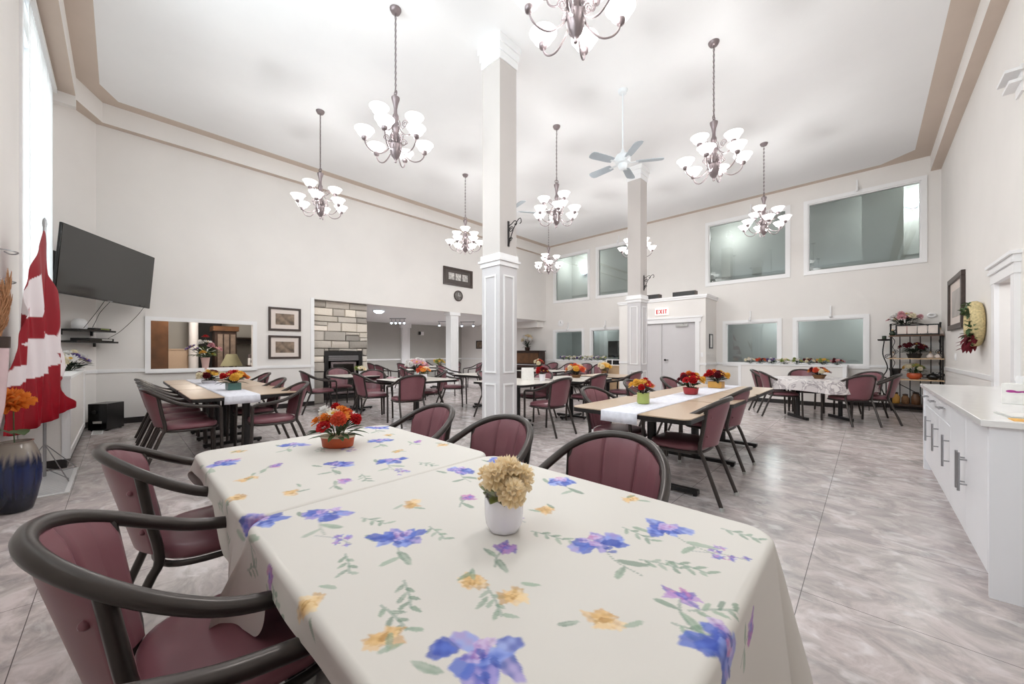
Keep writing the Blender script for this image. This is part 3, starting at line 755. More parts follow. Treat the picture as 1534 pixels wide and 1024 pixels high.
def runner(label, x0, x1, y0, y1, ends, z=T+.002):
    """flat strip over the tables with an end hanging down; ends: list of ('x'/'y', side)"""
    nx, ny = 24, 24; P = []
    lo = 'x' if (x1-x0) > (y1-y0) else 'y'
    a0, a1 = (x0, x1) if lo == 'x' else (y0, y1)
    b0, b1 = (y0, y1) if lo == 'x' else (x0, x1)
    hang = .09; path = []
    s = ends
    full = [a0+(a1-a0)*i/40 for i in range(41)]
    path = [(a, z) for a in full]
    if s < 0: path = [(a0-.012, z-hang), (a0-.012, z-.05), (a0-.010, z-.006), (a0-.004, z)]+path
    else: path = path+[(a1+.004, z), (a1+.010, z-.006), (a1+.012, z-.05), (a1+.012, z-hang)]
    for i, (a, zz) in enumerate(path):
        row = []
        for j in range(9):
            b = b0+(b1-b0)*j/8; w = .004*math.sin(i*1.1+j*2.0)
            row.append((a, b+w*.6, zz+.0015*abs(math.sin(i*.9+j))) if lo == 'x' else (b+w*.6, a, zz+.0015*abs(math.sin(i*.9+j))))
        P.append(row)
    o = MB().grid(P).build('table_runner', M['runner'])
    so = o.modifiers.new('thick', 'SOLIDIFY'); so.thickness = .002; so.offset = 1
    tag(o, label, 'table runner'); return o
runner('white embroidered runner along the right hand row of beige tables', -1.665, -1.335, 2.868, 6.3, -1)
runner('white embroidered runner along the left hand row of beige tables', -8.85, -5.18, .80, 1.14, 1)

# round table with marble print cloth
t = thing('round_table', 'round table with a marbled white cloth near the right back windows', 'table', (-.66, 9.1, 0))
mb = MB(); mb.lathe([(.001, T-.03), (.78, T-.03), (.78, T)], 40); mb.build('tabletop', M['lamw'], t)
for a in (.6, .6+PI):
    mb = MB(); x, y = .36*math.cos(a), .36*math.sin(a)
    mb.tube([(x, y, .05), (x, y, T-.03)], .035, 10)
    mb.box(-.3, .3, -.025, .025, 0, .05, 0, Matrix.Translation((x, y, 0)) @ Matrix.Rotation(a+PI/2, 4, 'Z'))
    mb.build('trestle_leg', M['black'], t)
marb = mat('marble_print_cloth', (206, 200, 198), .45, noise=.0, scale=5)
nt = marb.node_tree; nn = nt.nodes.new('ShaderNodeTexNoise'); nn.inputs['Scale'].default_value = 3.5; nn.inputs['Distortion'].default_value = 3; nn.inputs['Detail'].default_value = 6
rp = nt.nodes.new('ShaderNodeValToRGB'); rp.color_ramp.elements[0].position = .46; rp.color_ramp.elements[0].color = srgb(226, 220, 218); rp.color_ramp.elements[1].position = .56; rp.color_ramp.elements[1].color = srgb(210, 203, 202)
x_ = rp.color_ramp.elements.new(.51); x_.color = srgb(148, 138, 142)
tc = nt.nodes.new('ShaderNodeTexCoord'); nt.links.new(tc.outputs['Object'], nn.inputs['Vector']); nt.links.new(nn.outputs['Fac'], rp.inputs['Fac']); nt.links.new(rp.outputs[0], nt.nodes['Principled BSDF'].inputs['Base Color'])
rows = []
N_ = 96
for k in range(N_):
    a = 2*PI*k/N_; fold = math.sin(a*9)+.5*math.sin(a*5+1)
    row = []
    for r, z in ((.001, T+.003), (.4, T+.003), (.76, T+.003), (.785, T-.004)): row.append((r*math.cos(a), r*math.sin(a), z))
    for q in (.04, .09, .14, .2): row.append(((.79+q*.10+fold*q*.10)*math.cos(a), (.79+q*.10+fold*q*.10)*math.sin(a), T-q-.02*math.sin(a*4)*q*5))
    rows.append(row)
tag(MB().grid(rows, wrap=True).build('tablecloth', marb, loc=(-.66, 9.1, 0)), 'white marble-print cloth draped on the round table', 'tablecloth')

# ------------------------------------------------------------------ floral tablecloths
IRIS = [(-.904, .518), (-1.194, .436), (-.495, .85), (-.407, 1.054), (-.455, .397), (-1.222, .974), (-.849, 1.163), (-1.564, .845), (-1.678, .654), (-2.2, .632), (-2.072, .306), (-1.30, .27), (-.16, .72), (-1.2, 1.2), (-1.95, 1.0), (-2.3, 1.15)]
TULIP = [(-.272, .78), (-.656, .665), (-.976, .816), (-1.44, .591), (-1.857, .471), (-1.796, 1.13), (-2.079, .355), (-1.02, .21), (-.15, .50), (-.10, .9), (-2.15, .85)]
ROSE = [(-.613, .52), (-.349, .612), (-1.071, .649), (-.728, .926), (-.572, 1.177), (-.604, .314), (-.516, .548), (-.80, .25), (-1.746, .341), (-1.699, .954), (-1.459, .415), (-1.628, 1.18), (-2.25, .40), (-1.546, .273), (-2.05, 1.1), (-.13, .36)]
LEAF = [(-.678, .403), (-.636, .35), (-.466, .742), (-.297, .895), (-1.043, .511), (-.428, .655), (-.622, .791), (-.211, .78), (-.316, .503), (-.849, .596), (-.875, .364), (-1.035, .314), (-.247, 1.158), (-.209, .70), (-.63, .966), (-1.401, .931), (-1.432, .661), (-1.838, .585), (-.535, .511), (-.347, .866), (-.354, .451), (-.45, .965), (-.925, .948), (-1.28, .13), (-1.2, .16), (-.95, .19), (-.08, .6), (-.09, .4), (-2.0, .7), (-2.2, .95), (-1.66, .20), (-1.5, .14)]
SPRIG = [(-1.003, .40), (-.245, 1.014), (-1.402, .803), (-.76, .80), (-1.9, .8)]
BLUE = [(44, 72, 168), (76, 104, 196), (140, 158, 222), (56, 82, 180), (160, 146, 206)]
PURP = [(150, 104, 178), (182, 142, 200), (106, 92, 178), (196, 122, 176)]
ORAN = [(206, 160, 96), (226, 188, 130), (190, 146, 84), (236, 208, 160)]
GREE = [(104, 138, 112), (136, 164, 138), (86, 120, 98), (150, 168, 150)]
def lin(c): return np.array(srgb(*c)[:3])
def paint_cloth(S, T_, seed):
    rg = np.random.default_rng(seed)
    Cc = np.empty(S.shape+(3,)); Cc[:] = lin((215, 210, 203))
    def blob(x, y, a, b, ang, col, col2, al=.95, rough=.10):
        R0 = max(a, b)*1.5
        i = np.where((np.abs(S-x) < R0) & (np.abs(T_-y) < R0))
        if not len(i[0]): return
        dx = S[i]-x; dy = T_[i]-y; c, s = math.cos(ang), math.sin(ang)
        u = (dx*c+dy*s)/a; v = (-dx*s+dy*c)/b
        th = np.arctan2(v, u); ph = rg.uniform(0, 6.3, 4)
        r = np.hypot(u, v)*(1+rough*np.sin(3*th+ph[0])+.6*rough*np.sin(7*th+ph[1]))
        m = np.clip((1-r)/.16, 0, 1)*al
        k = np.clip(.5+.6*u+.35*np.sin(5*v+ph[2])+.2*np.sin(9*u+ph[3]), 0, 1)[:, None]
        c1 = lin(col)*(1-k)+lin(col2)*k
        Cc[i] = Cc[i]*(1-m[:, None])+c1*m[:, None]
    def stroke(pts, w, col, al=.8):
        pts = catmull([(p[0], p[1], 0) for p in pts], 8)
        for p in pts: blob(p[0], p[1], max(w, .0038), max(w, .0038), 0, col, col, al, 0)
    pick = lambda L: L[rg.integers(len(L))]
    def leaf(x, y, ang, ln, thin=.3):
        ln *= 1.25; blob(x+math.cos(ang)*ln*.5, y+math.sin(ang)*ln*.5, ln*.5, max(.006, ln*.5*thin), ang, pick(GREE), pick(GREE), .68, .08)
    def rosef(x, y, s):
        for k in range(7):
            a = rg.uniform(0, 6.3); d = rg.uniform(.1, .6)*s
            blob(x+d*math.cos(a), y+d*math.sin(a), s*.5, s*.34, rg.uniform(0, 3), pick(ORAN), pick(ORAN), .7, .2)
        blob(x, y, s*.3, s*.2, rg.uniform(0, 3), (176, 128, 66), pick(ORAN), .8)
        for k in range(2): leaf(x+rg.uniform(-1, 1)*s, y+rg.uniform(-1, 1)*s, rg.uniform(0, 6.3), s*.9)
    def iris(x, y, s):
        a0 = rg.uniform(-.5, .6)
        stroke([(x, y), (x+.9*s, y-.6*s), (x+1.9*s, y-.8*s)], s*.045, (120, 140, 124), .55)
        leaf(x+.9*s, y-.6*s, rg.uniform(-.2, .6), s*.9); leaf(x+1.3*s, y-.7*s, rg.uniform(-1.8, -1), s*.7); leaf(x-.2*s, y-s*.8, rg.uniform(2.6, 3.8), s*.7)
        for k in range(11):
            a = a0+rg.uniform(0, 6.3); d = rg.uniform(.2, .8)*s; lx, ly = d*math.cos(a)*1.25, d*math.sin(a)*.7
            blob(x+lx*.72-ly*.69, y+lx*.69+ly*.72, s*rg.uniform(.34, .5), s*rg.uniform(.24, .34), a+.76+rg.uniform(-.5, .5), pick(BLUE[:4]), pick(BLUE), .85, .12)
        for k in range(4):
            blob(x+rg.uniform(-.6, .1)*s, y+rg.uniform(-.2, .45)*s, s*.26, s*.19, rg.uniform(0, 3), pick(PURP), (206, 186, 222), .75, .12)
        for k in range(3): blob(x+rg.uniform(-.5, .7)*s, y+rg.uniform(-.4, .3)*s, s*.2, s*.1, rg.uniform(0, 3), (34, 58, 152), (56, 86, 178), .75, .12)
    def tulip(x, y, s):
        stroke([(x, y), (x+.3*s, y-s), (x+.9*s, y-1.7*s)], s*.06, (128, 146, 132), .55)
        leaf(x+.4*s, y-1.1*s, rg.uniform(-.6, .4), s*1.2); leaf(x+.3*s, y-s, rg.uniform(2.4, 3.4), s)
        for k in range(6): blob(x+rg.uniform(-.5, .5)*s, y+rg.uniform(-.35, .35)*s, s*.5, s*.28, rg.uniform(0, 3), pick(PURP), pick(PURP), .8, .18)
        blob(x, y+.1*s, s*.25, s*.18, 0, (92, 98, 188), (150, 140, 208), .8)
    def sprig(x, y, s):
        stroke([(x-1.6*s, y-.9*s), (x-.3*s, y-.1*s), (x+s, y+.2*s)], s*.04, (140, 150, 150), .5)
        for k in range(10):
            a = rg.uniform(0, 6.3); px, py = x+rg.uniform(-1, 1)*s, y+rg.uniform(-.7, .7)*s
            for q in range(2): blob(px, py, s*.30, s*.10, a+q*1.4, pick(PURP), pick(BLUE), .75, .1)
    def leaves(x, y, s):
        a = rg.uniform(-.5, .8); c, d = math.cos(a), math.sin(a)
        stroke([(x-1.3*s*c, y-1.3*s*d), (x, y+.1*s), (x+1.2*s*c, y+1.2*s*d)], s*.035, (140, 158, 144), .6)
        for k in range(6):
            q = -1+.42*k; leaf(x+q*s*c, y+q*s*d, a+(.8 if k % 2 else -.8)+rg.uniform(-.2, .2), s*rg.uniform(.5, .85), .32)
    for i, p in enumerate(LEAF):
        if i % 3 != 2: leaves(*p, .036)
    for p in ROSE: rosef(*p, .040)
    for p in SPRIG: sprig(*p, .042)
    for p in TULIP: tulip(*p, .042)
    for p in IRIS: iris(*p, .070)
    return Cc

def cloth(label, x0, x1, y0, y1, z, tmin, ymax, smin, smax, res, seed):
    hx, hy = (x1-x0)/2, (y1-y0)/2; cx, cy = (x0+x1)/2, (y0+y1)/2; RR = .07
    ns = int((x1-x0+smin+smax)/res); ntt = int((y1-y0+.2+ymax)/res)
    s = np.linspace(x0-smin, x1+smax, ns); S = np.repeat(s[:, None], ntt, 1)
    tm = np.array([tmin(v) for v in s]); v = np.linspace(0, 1, ntt)
    Tt = (y0-tm)[:, None]+(y1+ymax-(y0-tm))[:, None]*v[None, :]
    qx = np.abs(S-cx)-(hx-RR); qy = np.abs(Tt-cy)-(hy-RR)
    mx = np.maximum(qx, 0); my = np.maximum(qy, 0); ln = np.hypot(mx, my)
    d = ln-RR; out = d > 0
    safe = np.where(ln > 1e-9, ln, 1)
    nx = np.where(out, mx/safe*np.sign(S-cx), 0); ny = np.where(out, my/safe*np.sign(Tt-cy), 0)
    dd = np.maximum(d, 0); e = .016; q = np.minimum(dd/e, PI/2)
    hor = e*np.sin(q); ver = e*(1-np.cos(q)); rest = np.maximum(dd-e*PI/2, 0)
    corner = np.clip(2.2*np.abs(nx*ny)*2, 0, 1)
    ang = np.arctan2(ny, nx)
    fold = (np.sin(S*13+1.2*np.sin(Tt*4))*np.abs(ny)+np.sin(Tt*12+.7)*np.abs(nx))*.085+corner*np.sin(ang*6+1.1)*.16
    flare = .03+.10*corner
    off = hor+rest*(flare+fold)
    X = np.where(out, S-nx*dd+nx*off, S); Y = np.where(out, Tt-ny*dd+ny*off, Tt)
    tx, ty = -ny, nx
    tang = corner*np.sin(ang*5+.4)*rest*.25
    X = X+tx*tang; Y = Y+ty*tang
    Z = z-ver-rest*np.sqrt(np.clip(1-(flare*.6)**2, 0, 1))
    Z = Z+np.where(out, 0, .0012*np.sin(S*9+Tt*7)*np.sin(Tt*11-S*5))
    col = paint_cloth(S, Tt, seed)
    V = np.stack([X, Y, Z], -1).reshape(-1, 3)
    idx = np.arange(ns*ntt).reshape(ns, ntt)
    F = np.stack([idx[:-1, :-1], idx[1:, :-1], idx[1:, 1:], idx[:-1, 1:]], -1).reshape(-1, 4)
    me = bpy.data.meshes.new('tablecloth'); me.vertices.add(len(V)); me.vertices.foreach_set('co', V.ravel())
    me.loops.add(len(F)*4); me.loops.foreach_set('vertex_index', F.ravel()); me.polygons.add(len(F))
    me.polygons.foreach_set('loop_start', np.arange(0, len(F)*4, 4)); me.polygons.foreach_set('loop_total', np.full(len(F), 4))
    me.polygons.foreach_set('use_smooth', np.ones(len(F), bool)); me.update(calc_edges=True)
    a = me.color_attributes.new('Col', 'FLOAT_COLOR', 'POINT')
    a.data.foreach_set('color', np.concatenate([col.reshape(-1, 3), np.ones((len(V), 1))], 1).ravel().astype(np.float32))
    me.materials.append(M['cloth'])
    o = bpy.data.objects.new('tablecloth', me); COL.objects.link(o); tag(o, label, 'tablecloth')
    return o
def ease(a, b, x): x = min(1, max(0, (x-a)/(b-a))); return x*x*(3-2*x)
cloth('cream flowered cloth over the nearer table, with the white pot of peach flowers', -1.302, -.188, .26, 1.232, .758, lambda s: .27-.19*ease(-1.18, -1.02, s), .055, .05, .40, .0032, 3)
cloth('cream flowered cloth over the farther table, with the terracotta bowl of flowers', -2.385, -1.33, .26, 1.232, .758, lambda s: .085+.15*ease(-1.80, -1.62, s), .055, .20, .05, .0042, 5)

# ------------------------------------------------------------------ flowers
def bloom_mesh(kind, m):
    mb = MB()
    if kind == 'rose':
        for (n, r, tilt, zz, sc) in ((6, .010, .25, 0, 1.), (6, .008, .7, .006, .85), (5, .005, 1.05, .011, .7), (3, .002, 1.3, .014, .5)):
            for k in range(n):
                a = 2*PI*k/n+zz*90; L = .026*sc
                rows = []
                for i in range(4):
                    q = i/3; row = []
                    for j in range(5):
                        w = (j/4-.5)*2; ww = .017*sc*math.sin(PI*(.18+.66*q))
                        x = r+L*q*math.cos(tilt); z = zz+L*q*math.sin(tilt)+.004*(w*w)-.004*q*q*(1 if i == 3 else 0)
                        row.append((x*math.cos(a)-w*ww*math.sin(a), x*math.sin(a)+w*ww*math.cos(a), z))
                    rows.append(row)
                mb.grid(rows)
        mb.ball((0, 0, .014), .009, 6)
    elif kind == 'carnation':
        rg = random.Random(4)
        for (n, rad, z0, up) in ((14, .03, 0, .004), (12, .025, .008, .012), (9, .018, .014, .018), (6, .010, .018, .022)):
            for k in range(n):
                a = 2*PI*k/n+z0*70; rows = []
                for i in range(4):
                    q = i/3; row = []
                    for j in range(5):
                        w = (j/4-.5)*2
                        x = rad*q; zz = z0+up*q+(.004*((-1)**j))*q+rg.uniform(-.001, .001); ww = .0085*(.3+q)
                        row.append((x*math.cos(a)-w*ww*math.sin(a), x*math.sin(a)+w*ww*math.cos(a), zz-.006*q*q))
                    rows.append(row)
                mb.grid(rows)
        mb.ball((0, 0, .012), .014, 8)
    else:
        for lay in range(2):
            for k in range(11):
                a = 2*PI*(k+.5*lay)/11; rows = []
                for i in range(4):
                    q = i/3
                    row = []
                    for j in range(3):
                        w = j-1; ww = .0065*math.sin(PI*(.2+.65*q)); x = .006+.028*q*(1-.12*lay)
                        row.append((x*math.cos(a)-w*ww*math.sin(a), x*math.sin(a)+w*ww*math.cos(a), .003*lay+.006*q*(1+lay)-.002*abs(w)))
                    rows.append(row)
                mb.grid(rows)
        mb.ball((0, 0, .006), .009, 8, 1, .7)
    return mb.mesh('bloom', [m, M['f_yellow']])
BL = {}
def bloom(kind, colr):
    if (kind, colr) not in BL: BL[(kind, colr)] = bloom_mesh(kind, M['f_'+colr])
    return BL[(kind, colr)]
def add_leaf(mb, p, direc, ln, w, droop=.2):
    d = Vector(direc).normalized(); side = d.cross(Vector((0, 0, 1)))
    side = side.normalized() if side.length > .01 else Vector((1, 0, 0)); rows = []
    for i in range(5):
        q = i/4; c = Vector(p)+d*ln*q-Vector((0, 0, droop*ln*q*q)); ww = w*math.sin(PI*(.08+.9*q))
        rows.append([c-side*ww, c-Vector((0, 0, ww*.35)), c+side*ww])
    mb.grid(rows)
def flowers(name, label, loc, pot, cols, h, spread, n=9, leafm='leaf', size=1., cat='flowers', rs=1, leaves=14, kinds=('rose', 'carnation', 'daisy'), rim=.05, rz=0, spots_=None, lw=.012):
    """pot: function(thing) that builds the container; blooms dome above height h"""
    t = thing(name, label, cat, loc, rz); rg = random.Random(rs)
    ph = pot(t) if pot else 0
    mb = MB(); spots = []
    if spots_: n = 0
    for (x, y, z) in spots_ or []:
        rr = min(1, math.hypot(x, y)/spread); spots.append((x, y, z, rr, math.atan2(y, x))); mb.tube(catmull([(x*.1, y*.1, ph-.01), (x*.5, y*.5, (ph+z)/2), (x, y, z)], 3), .0018*size, 4)
    for i in range(n):
        g = i+.5; rr = math.sqrt(g/n); a = i*2.39996+rg.uniform(-.2, .2)
        x = spread*rr*math.cos(a); y = spread*rr*math.sin(a); z = h-(h-ph)*.42*rr*rr+rg.uniform(-.012, .012)
        spots.append((x, y, z, rr, a))
        mb.tube(catmull([(x*.15, y*.15, ph-.01), (x*.5, y*.5, (ph+z)/2+.01), (x, y, z)], 3), .0018*size, 4)
    for i in range(leaves):
        a = rg.uniform(0, 2*PI); e = rg.uniform(.15, 1.1)
        r0 = rim*.6
        add_leaf(mb, (r0*math.cos(a), r0*math.sin(a), ph+.008+rg.uniform(0, .4)*(h-ph)), (math.cos(a), math.sin(a), e), spread*rg.uniform(.7, 1.15), lw*size, .35)
    mb.build('foliage', M[leafm], t)
    for i, (x, y, z, rr, a) in enumerate(spots):
        kd = kinds[i % len(kinds)]
        o = bpy.data.objects.new('blossom', bloom(kd, cols[i % len(cols)])); COL.objects.link(o); o.parent = t
        o.location = (x, y, z); s = size*rg.uniform(.85, 1.15); o.scale = (s, s, s)
        o.rotation_euler = (0, .9*rr, 0) if False else (Vector((math.cos(a)*rr*.9, math.sin(a)*rr*.9, 1)).to_track_quat('Z', 'Y').to_euler())
    return t
def pot_lathe(prof, m, n=24, sx=1, sy=1, pname='pot', wob=None, rimz=None):
    def f(t):
        MB().lathe(prof, n, sx=sx, sy=sy, wob=wob).build(pname, M[m], t); return rimz if rimz is not None else max(p[1] for p in prof)-.012
    return f
def pot_box(w, d, h, m, pname='pot'):
    def f(t):
        mb = MB(); mb.box(-w, w, -d, d, 0, h); mb.build(pname, M[m], t, bevel=.004); return h-.005
    return f
# white scalloped pot with peach carnations (foreground)
def scallop_pot(t):
    n = 96; rows = []
    for k in range(n):
        a = 2*PI*k/n; sc = abs(math.sin(a*4)); f = 1+.012*math.cos(8*a)
        ztop = .084+.011*sc
        row = [(.001, 0, 0)]
        for r, z in ((.034, 0), (.042, .004), (.0495, .020), (.0525, .045), (.053, .068)): row.append((r*f*math.cos(a), r*f*math.sin(a), z))
        row.append((.0535*f*math.cos(a), .0535*f*math.sin(a), ztop)); row.append((.0505*f*math.cos(a), .0505*f*math.sin(a), ztop-.001))
        row.append((.049*f*math.cos(a), .049*f*math.sin(a), .06)); row.append((.0005, 0, .06)); rows.append(row)
    MB().grid(rows, wrap=True).build('pot', M['wglaze'], t); return .072
flowers('flower_pot', 'white scalloped pot of peach carnations on the nearer flowered cloth', (-.73, .735, .7585), scallop_pot, ['peach'], .152, .060, 7, 'leafo', 1.2, rs=5, leaves=11, kinds=('carnation',), rim=.05, lw=.014)
def oval_bowl(t):
    mb = MB(); mb.lathe([(.052, 0), (.062, .006), (.068, .052), (.062, .052), (.055, .02), (.001, .018)], 32, sx=1.25, sy=.8); mb.build('bowl', M['terra'], t)
    MB().lathe([(.0655, .0525), (.0705, .053), (.0705, .062), (.0645, .062)], 32, sx=1.25, sy=.8).build('rim', M['f_cream'], t); return .045
flowers('flower_bowl', 'terracotta bowl of red and orange flowers on the farther flowered cloth', (-1.99, .78, .7585), oval_bowl, ['orange', 'red', 'cream', 'coral', 'white', 'orange', 'red'], .185, .105, 16, 'leaf', 1.15, rs=9, leaves=26, rim=.07, rz=.76)
# runner tables
flowers('flower_pot', 'lime green pot of red and yellow flowers nearest on the right runner', (-1.56, 3.47, T+.006), pot_lathe([(.05, 0), (.058, .01), (.055, .09), (.06, .105), (.05, .105), (.045, .05), (.001, .05)], 'greenpot'), ['red', 'orange', 'yellow', 'coral', 'cream'], .21, .10, 13, 'leafd', 1.2, rs=2, leaves=22)
flowers('flower_bowl', 'red bowl of red and orange flowers in the middle of the right runner', (-1.50, 4.62, T+.006), pot_lathe([(.06, 0), (.075, .01), (.085, .07), (.088, .08), (.07, .08), (.06, .04), (.001, .04)], 'redpot'), ['red', 'orange', 'wine', 'yellow', 'red'], .22, .13, 16, 'leaf', 1.5, rs=3, leaves=26)
flowers('flower_box', 'square amber box of wine and yellow flowers farthest on the right runner', (-1.52, 5.72, T+.006), pot_box(.085, .085, .085, 'goldpot'), ['wine', 'orange', 'red', 'yellow', 'wine'], .21, .14, 15, 'leafd', 1.5, rs=4, leaves=28)
flowers('flower_box', 'teal square pot of orange and red flowers nearest on the left runner', (-6.05, 1.03, T+.006), pot_box(.10, .07, .09, 'tealpot'), ['red', 'orange', 'cream', 'yellow', 'coral'], .21, .16, 15, 'leafd', 1.6, rs=6, leaves=28)
flowers('flower_bowl', 'low arrangement of cream and wine flowers farther on the left runner', (-7.6, .98, T+.006), pot_lathe([(.08, 0), (.1, .03), (.09, .045), (.001, .03)], 'wglaze'), ['yellow', 'wine', 'cream', 'wine'], .17, .17, 14, 'leafd', 1.7, rs=7, leaves=26)
flowers('flower_vase', 'tall mixed bouquet in a pink vase on the pass-through ledge', (LX-.02, 1.16, .902), pot_lathe([(.05, 0), (.055, .01), (.05, .05), (.07, .22), (.075, .24), (.06, .24), (.001, .1)], 'pinkpot'), ['red', 'purple', 'purple', 'pink', 'yellow', 'purple', 'pink', 'white', 'pink', 'white', 'green'], .62, .26, 22, 'leaf', 1.9, rs=8, leaves=40, rim=.1, kinds=('rose', 'daisy', 'daisy', 'carnation'), spots_=[(.03, .0, .64), (.06, -.20, .45), (.02, -.14, .40), (.05, .08, .46), (.10, -.05, .33), (.02, -.25, .42), (.06, .15, .42), (.03, -.08, .52), (-.04, .22, .40), (.06, .03, .54), (.11, .09, .30)])
flowers('flower_pot', 'white pot of cream flowers on the table by the fireplace', (-7.75, 3.52, T), pot_lathe([(.05, 0), (.055, .01), (.055, .10), (.045, .10), (.001, .06)], 'wglaze'), ['cream', 'green', 'cream'], .17, .10, 10, 'leafo', 1.6, rs=10)
flowers('flower_pot', 'white pot of peach flowers on the pale middle table', (-5.85, 3.82, T), pot_lathe([(.05, 0), (.058, .01), (.06, .10), (.05, .10), (.001, .06)], 'wglaze'), ['peach', 'coral', 'orange'], .2, .10, 10, 'leafo', 1.6, rs=11)
flowers('flower_vase', 'vase of white blooms on the pale middle table near the firebox', (-6.3, 3.95, T), pot_lathe([(.045, 0), (.05, .01), (.045, .12), (.035, .12), (.001, .08)], 'clearglass'), ['white', 'white', 'pink'], .34, .2, 13, 'leafd', 2.1, rs=12, leaves=24)
flowers('flower_pot', 'orange flowers on the table just left of the near column', (-6.1, 5.85, T), pot_lathe([(.05, 0), (.055, .1), (.001, .06)], 'wglaze'), ['coral', 'orange', 'peach'], .22, .12, 10, 'leafd', 1.8, rs=13)
flowers('flower_pot', 'deep red flowers in a white pot right of the near column', (-4.08, 5.05, T), pot_lathe([(.045, 0), (.06, .12), (.05, .12), (.001, .08)], 'wglaze'), ['wine', 'red', 'wine'], .19, .09, 9, 'leafd', 1.6, rs=14)
flowers('flower_basket', 'orange flowers in a basket on the pale table right of the near column', (-4.12, 6.15, T), pot_lathe([(.07, 0), (.1, .06), (.085, .06), (.001, .04)], 'basket'), ['orange', 'coral', 'yellow', 'cream'], .22, .17, 15, 'leafd', 1.9, rs=15, leaves=26)
flowers('flower_pot', 'small yellow flowers on the beige table in front of the far column', (-4.08, 7.15, T), pot_lathe([(.05, 0), (.06, .1), (.001, .06)], 'basket'), ['peach', 'cream', 'yellow'], .24, .14, 12, 'leafo', 1.8, rs=16)
flowers('flower_pot', 'pink flowers on the pale table before the piano', (-6.5, 7.9, T), pot_lathe([(.05, 0), (.06, .1), (.001, .06)], 'basket'), ['coral', 'cream', 'wine'], .26, .14, 12, 'leafd', 1.8, rs=17)
flowers('flower_basket', 'wicker basket of rust flowers on the round table', (-.65, 9.0, T+.005), pot_lathe([(.07, 0), (.11, .07), (.095, .07), (.001, .04)], 'basket'), ['wine', 'orange', 'cream', 'coral'], .17, .15, 12, 'leafd', 1.7, rs=18, leaves=22)
flowers('flower_bowl', 'yellow green flowers on the far table inside the fireplace room', (-10.85, 7.7, T), pot_lathe([(.07, 0), (.1, .06), (.001, .04)], 'basket'), ['green', 'yellow'], .22, .17, 12, 'leafo', 2.0, rs=19)
t = thing('menu_card', 'white folded menu card on the table right of the near column', 'card', (-4.42, 5.05, T), .9)
mb = MB(); mb.add([(-.11, -.05, 0), (.11, -.05, 0), (.11, 0, .22), (-.11, 0, .22), (-.11, .05, 0), (.11, .05, 0), (-.11, -.047, 0), (.11, -.047, 0), (.11, 0, .216), (-.11, 0, .216), (-.11, .047, 0), (.11, .047, 0)], [(0, 1, 2, 3), (3, 2, 5, 4), (6, 9, 8, 7), (9, 10, 11, 8), (0, 3, 9, 6), (1, 7, 8, 2), (3, 4, 10, 9), (2, 8, 11, 5)], 0, False); mb.build('leaf_panel', M['paper'], t)

# planter-top flower clumps
PC = [['white', 'cream'], ['wine', 'coral'], ['purple', 'white'], ['cream', 'green'], ['white', 'green'], ['wine', 'cream'], ['yellow', 'green'], ['pink', 'wine']]
PW = ['cream', 'rust', 'purple and white', 'cream and green', 'white', 'wine and cream', 'yellow green', 'pink and wine']
for i in range(8):
    flowers('flower_clump', PW[i]+' flower clump, number %s from the left on the right back planter' % ['one', 'two', 'three', 'four', 'five', 'six', 'seven', 'eight'][i], (-2.22+i*.245, 11.35, .95), None, PC[i], .12, .13, 9, 'leafd', 1.3, rs=30+i, leaves=14, rim=.05)
    flowers('flower_clump', PW[(i+3) % 8]+' flower clump, number %s from the left on the left back planter' % ['one', 'two', 'three', 'four', 'five', 'six', 'seven', 'eight'][i], (-8.15+i*.235, 11.35, .95), None, [['white', 'purple'], ['white', 'green'], ['cream', 'white']][i % 3], .14, .13, 9, 'leafd', 1.3, rs=50+i, leaves=14, rim=.05)
flowers('flower_bunch', 'white bouquet lying on the long box below the television shelves', (-8.05, -.50, .99), None, ['white', 'cream', 'white', 'purple'], .22, .19, 15, 'leafd', 2.2, rs=71, leaves=24, rim=.1)

# ------------------------------------------------------------------ left corner: flag, vases, tv, speaker
def in_poly(x, y, poly):
    c = False; n = len(poly)
    for i in range(n):
        (x1, y1), (x2, y2) = poly[i], poly[i-1]
        if (y1 > y) != (y2 > y) and x < (x2-x1)*(y-y1)/(y2-y1)+x1: c = not c
    return c
t = thing('flag_stand', 'chrome flag pole on a wire tripod base beside the white floor grille', 'flag stand', (-5.85, -.51, .009))
MB().tube([(0, 0, .02), (0, 0, 2.48)], .012, 10).build('pole', M['chrome'], t)
mb = MB().lathe([(.001, 2.56), (.012, 2.54), (.018, 2.5), (.014, 2.48), (.014, 2.47)], 12); mb.build('finial', M['chrome'], t)
for k in range(3):
    a = 2*PI*k/3+.5; c, s = math.cos(a), math.sin(a); L = .19 if s < -.2 else .36
    mb = MB(); mb.tube([(0, 0, .34), (L*c, L*s, .006), (L*.7*c-.05*s, L*.7*s+.05*c, .006), (0, 0, .10)], .004, 6); mb.build('leg', M['chrome'], t)
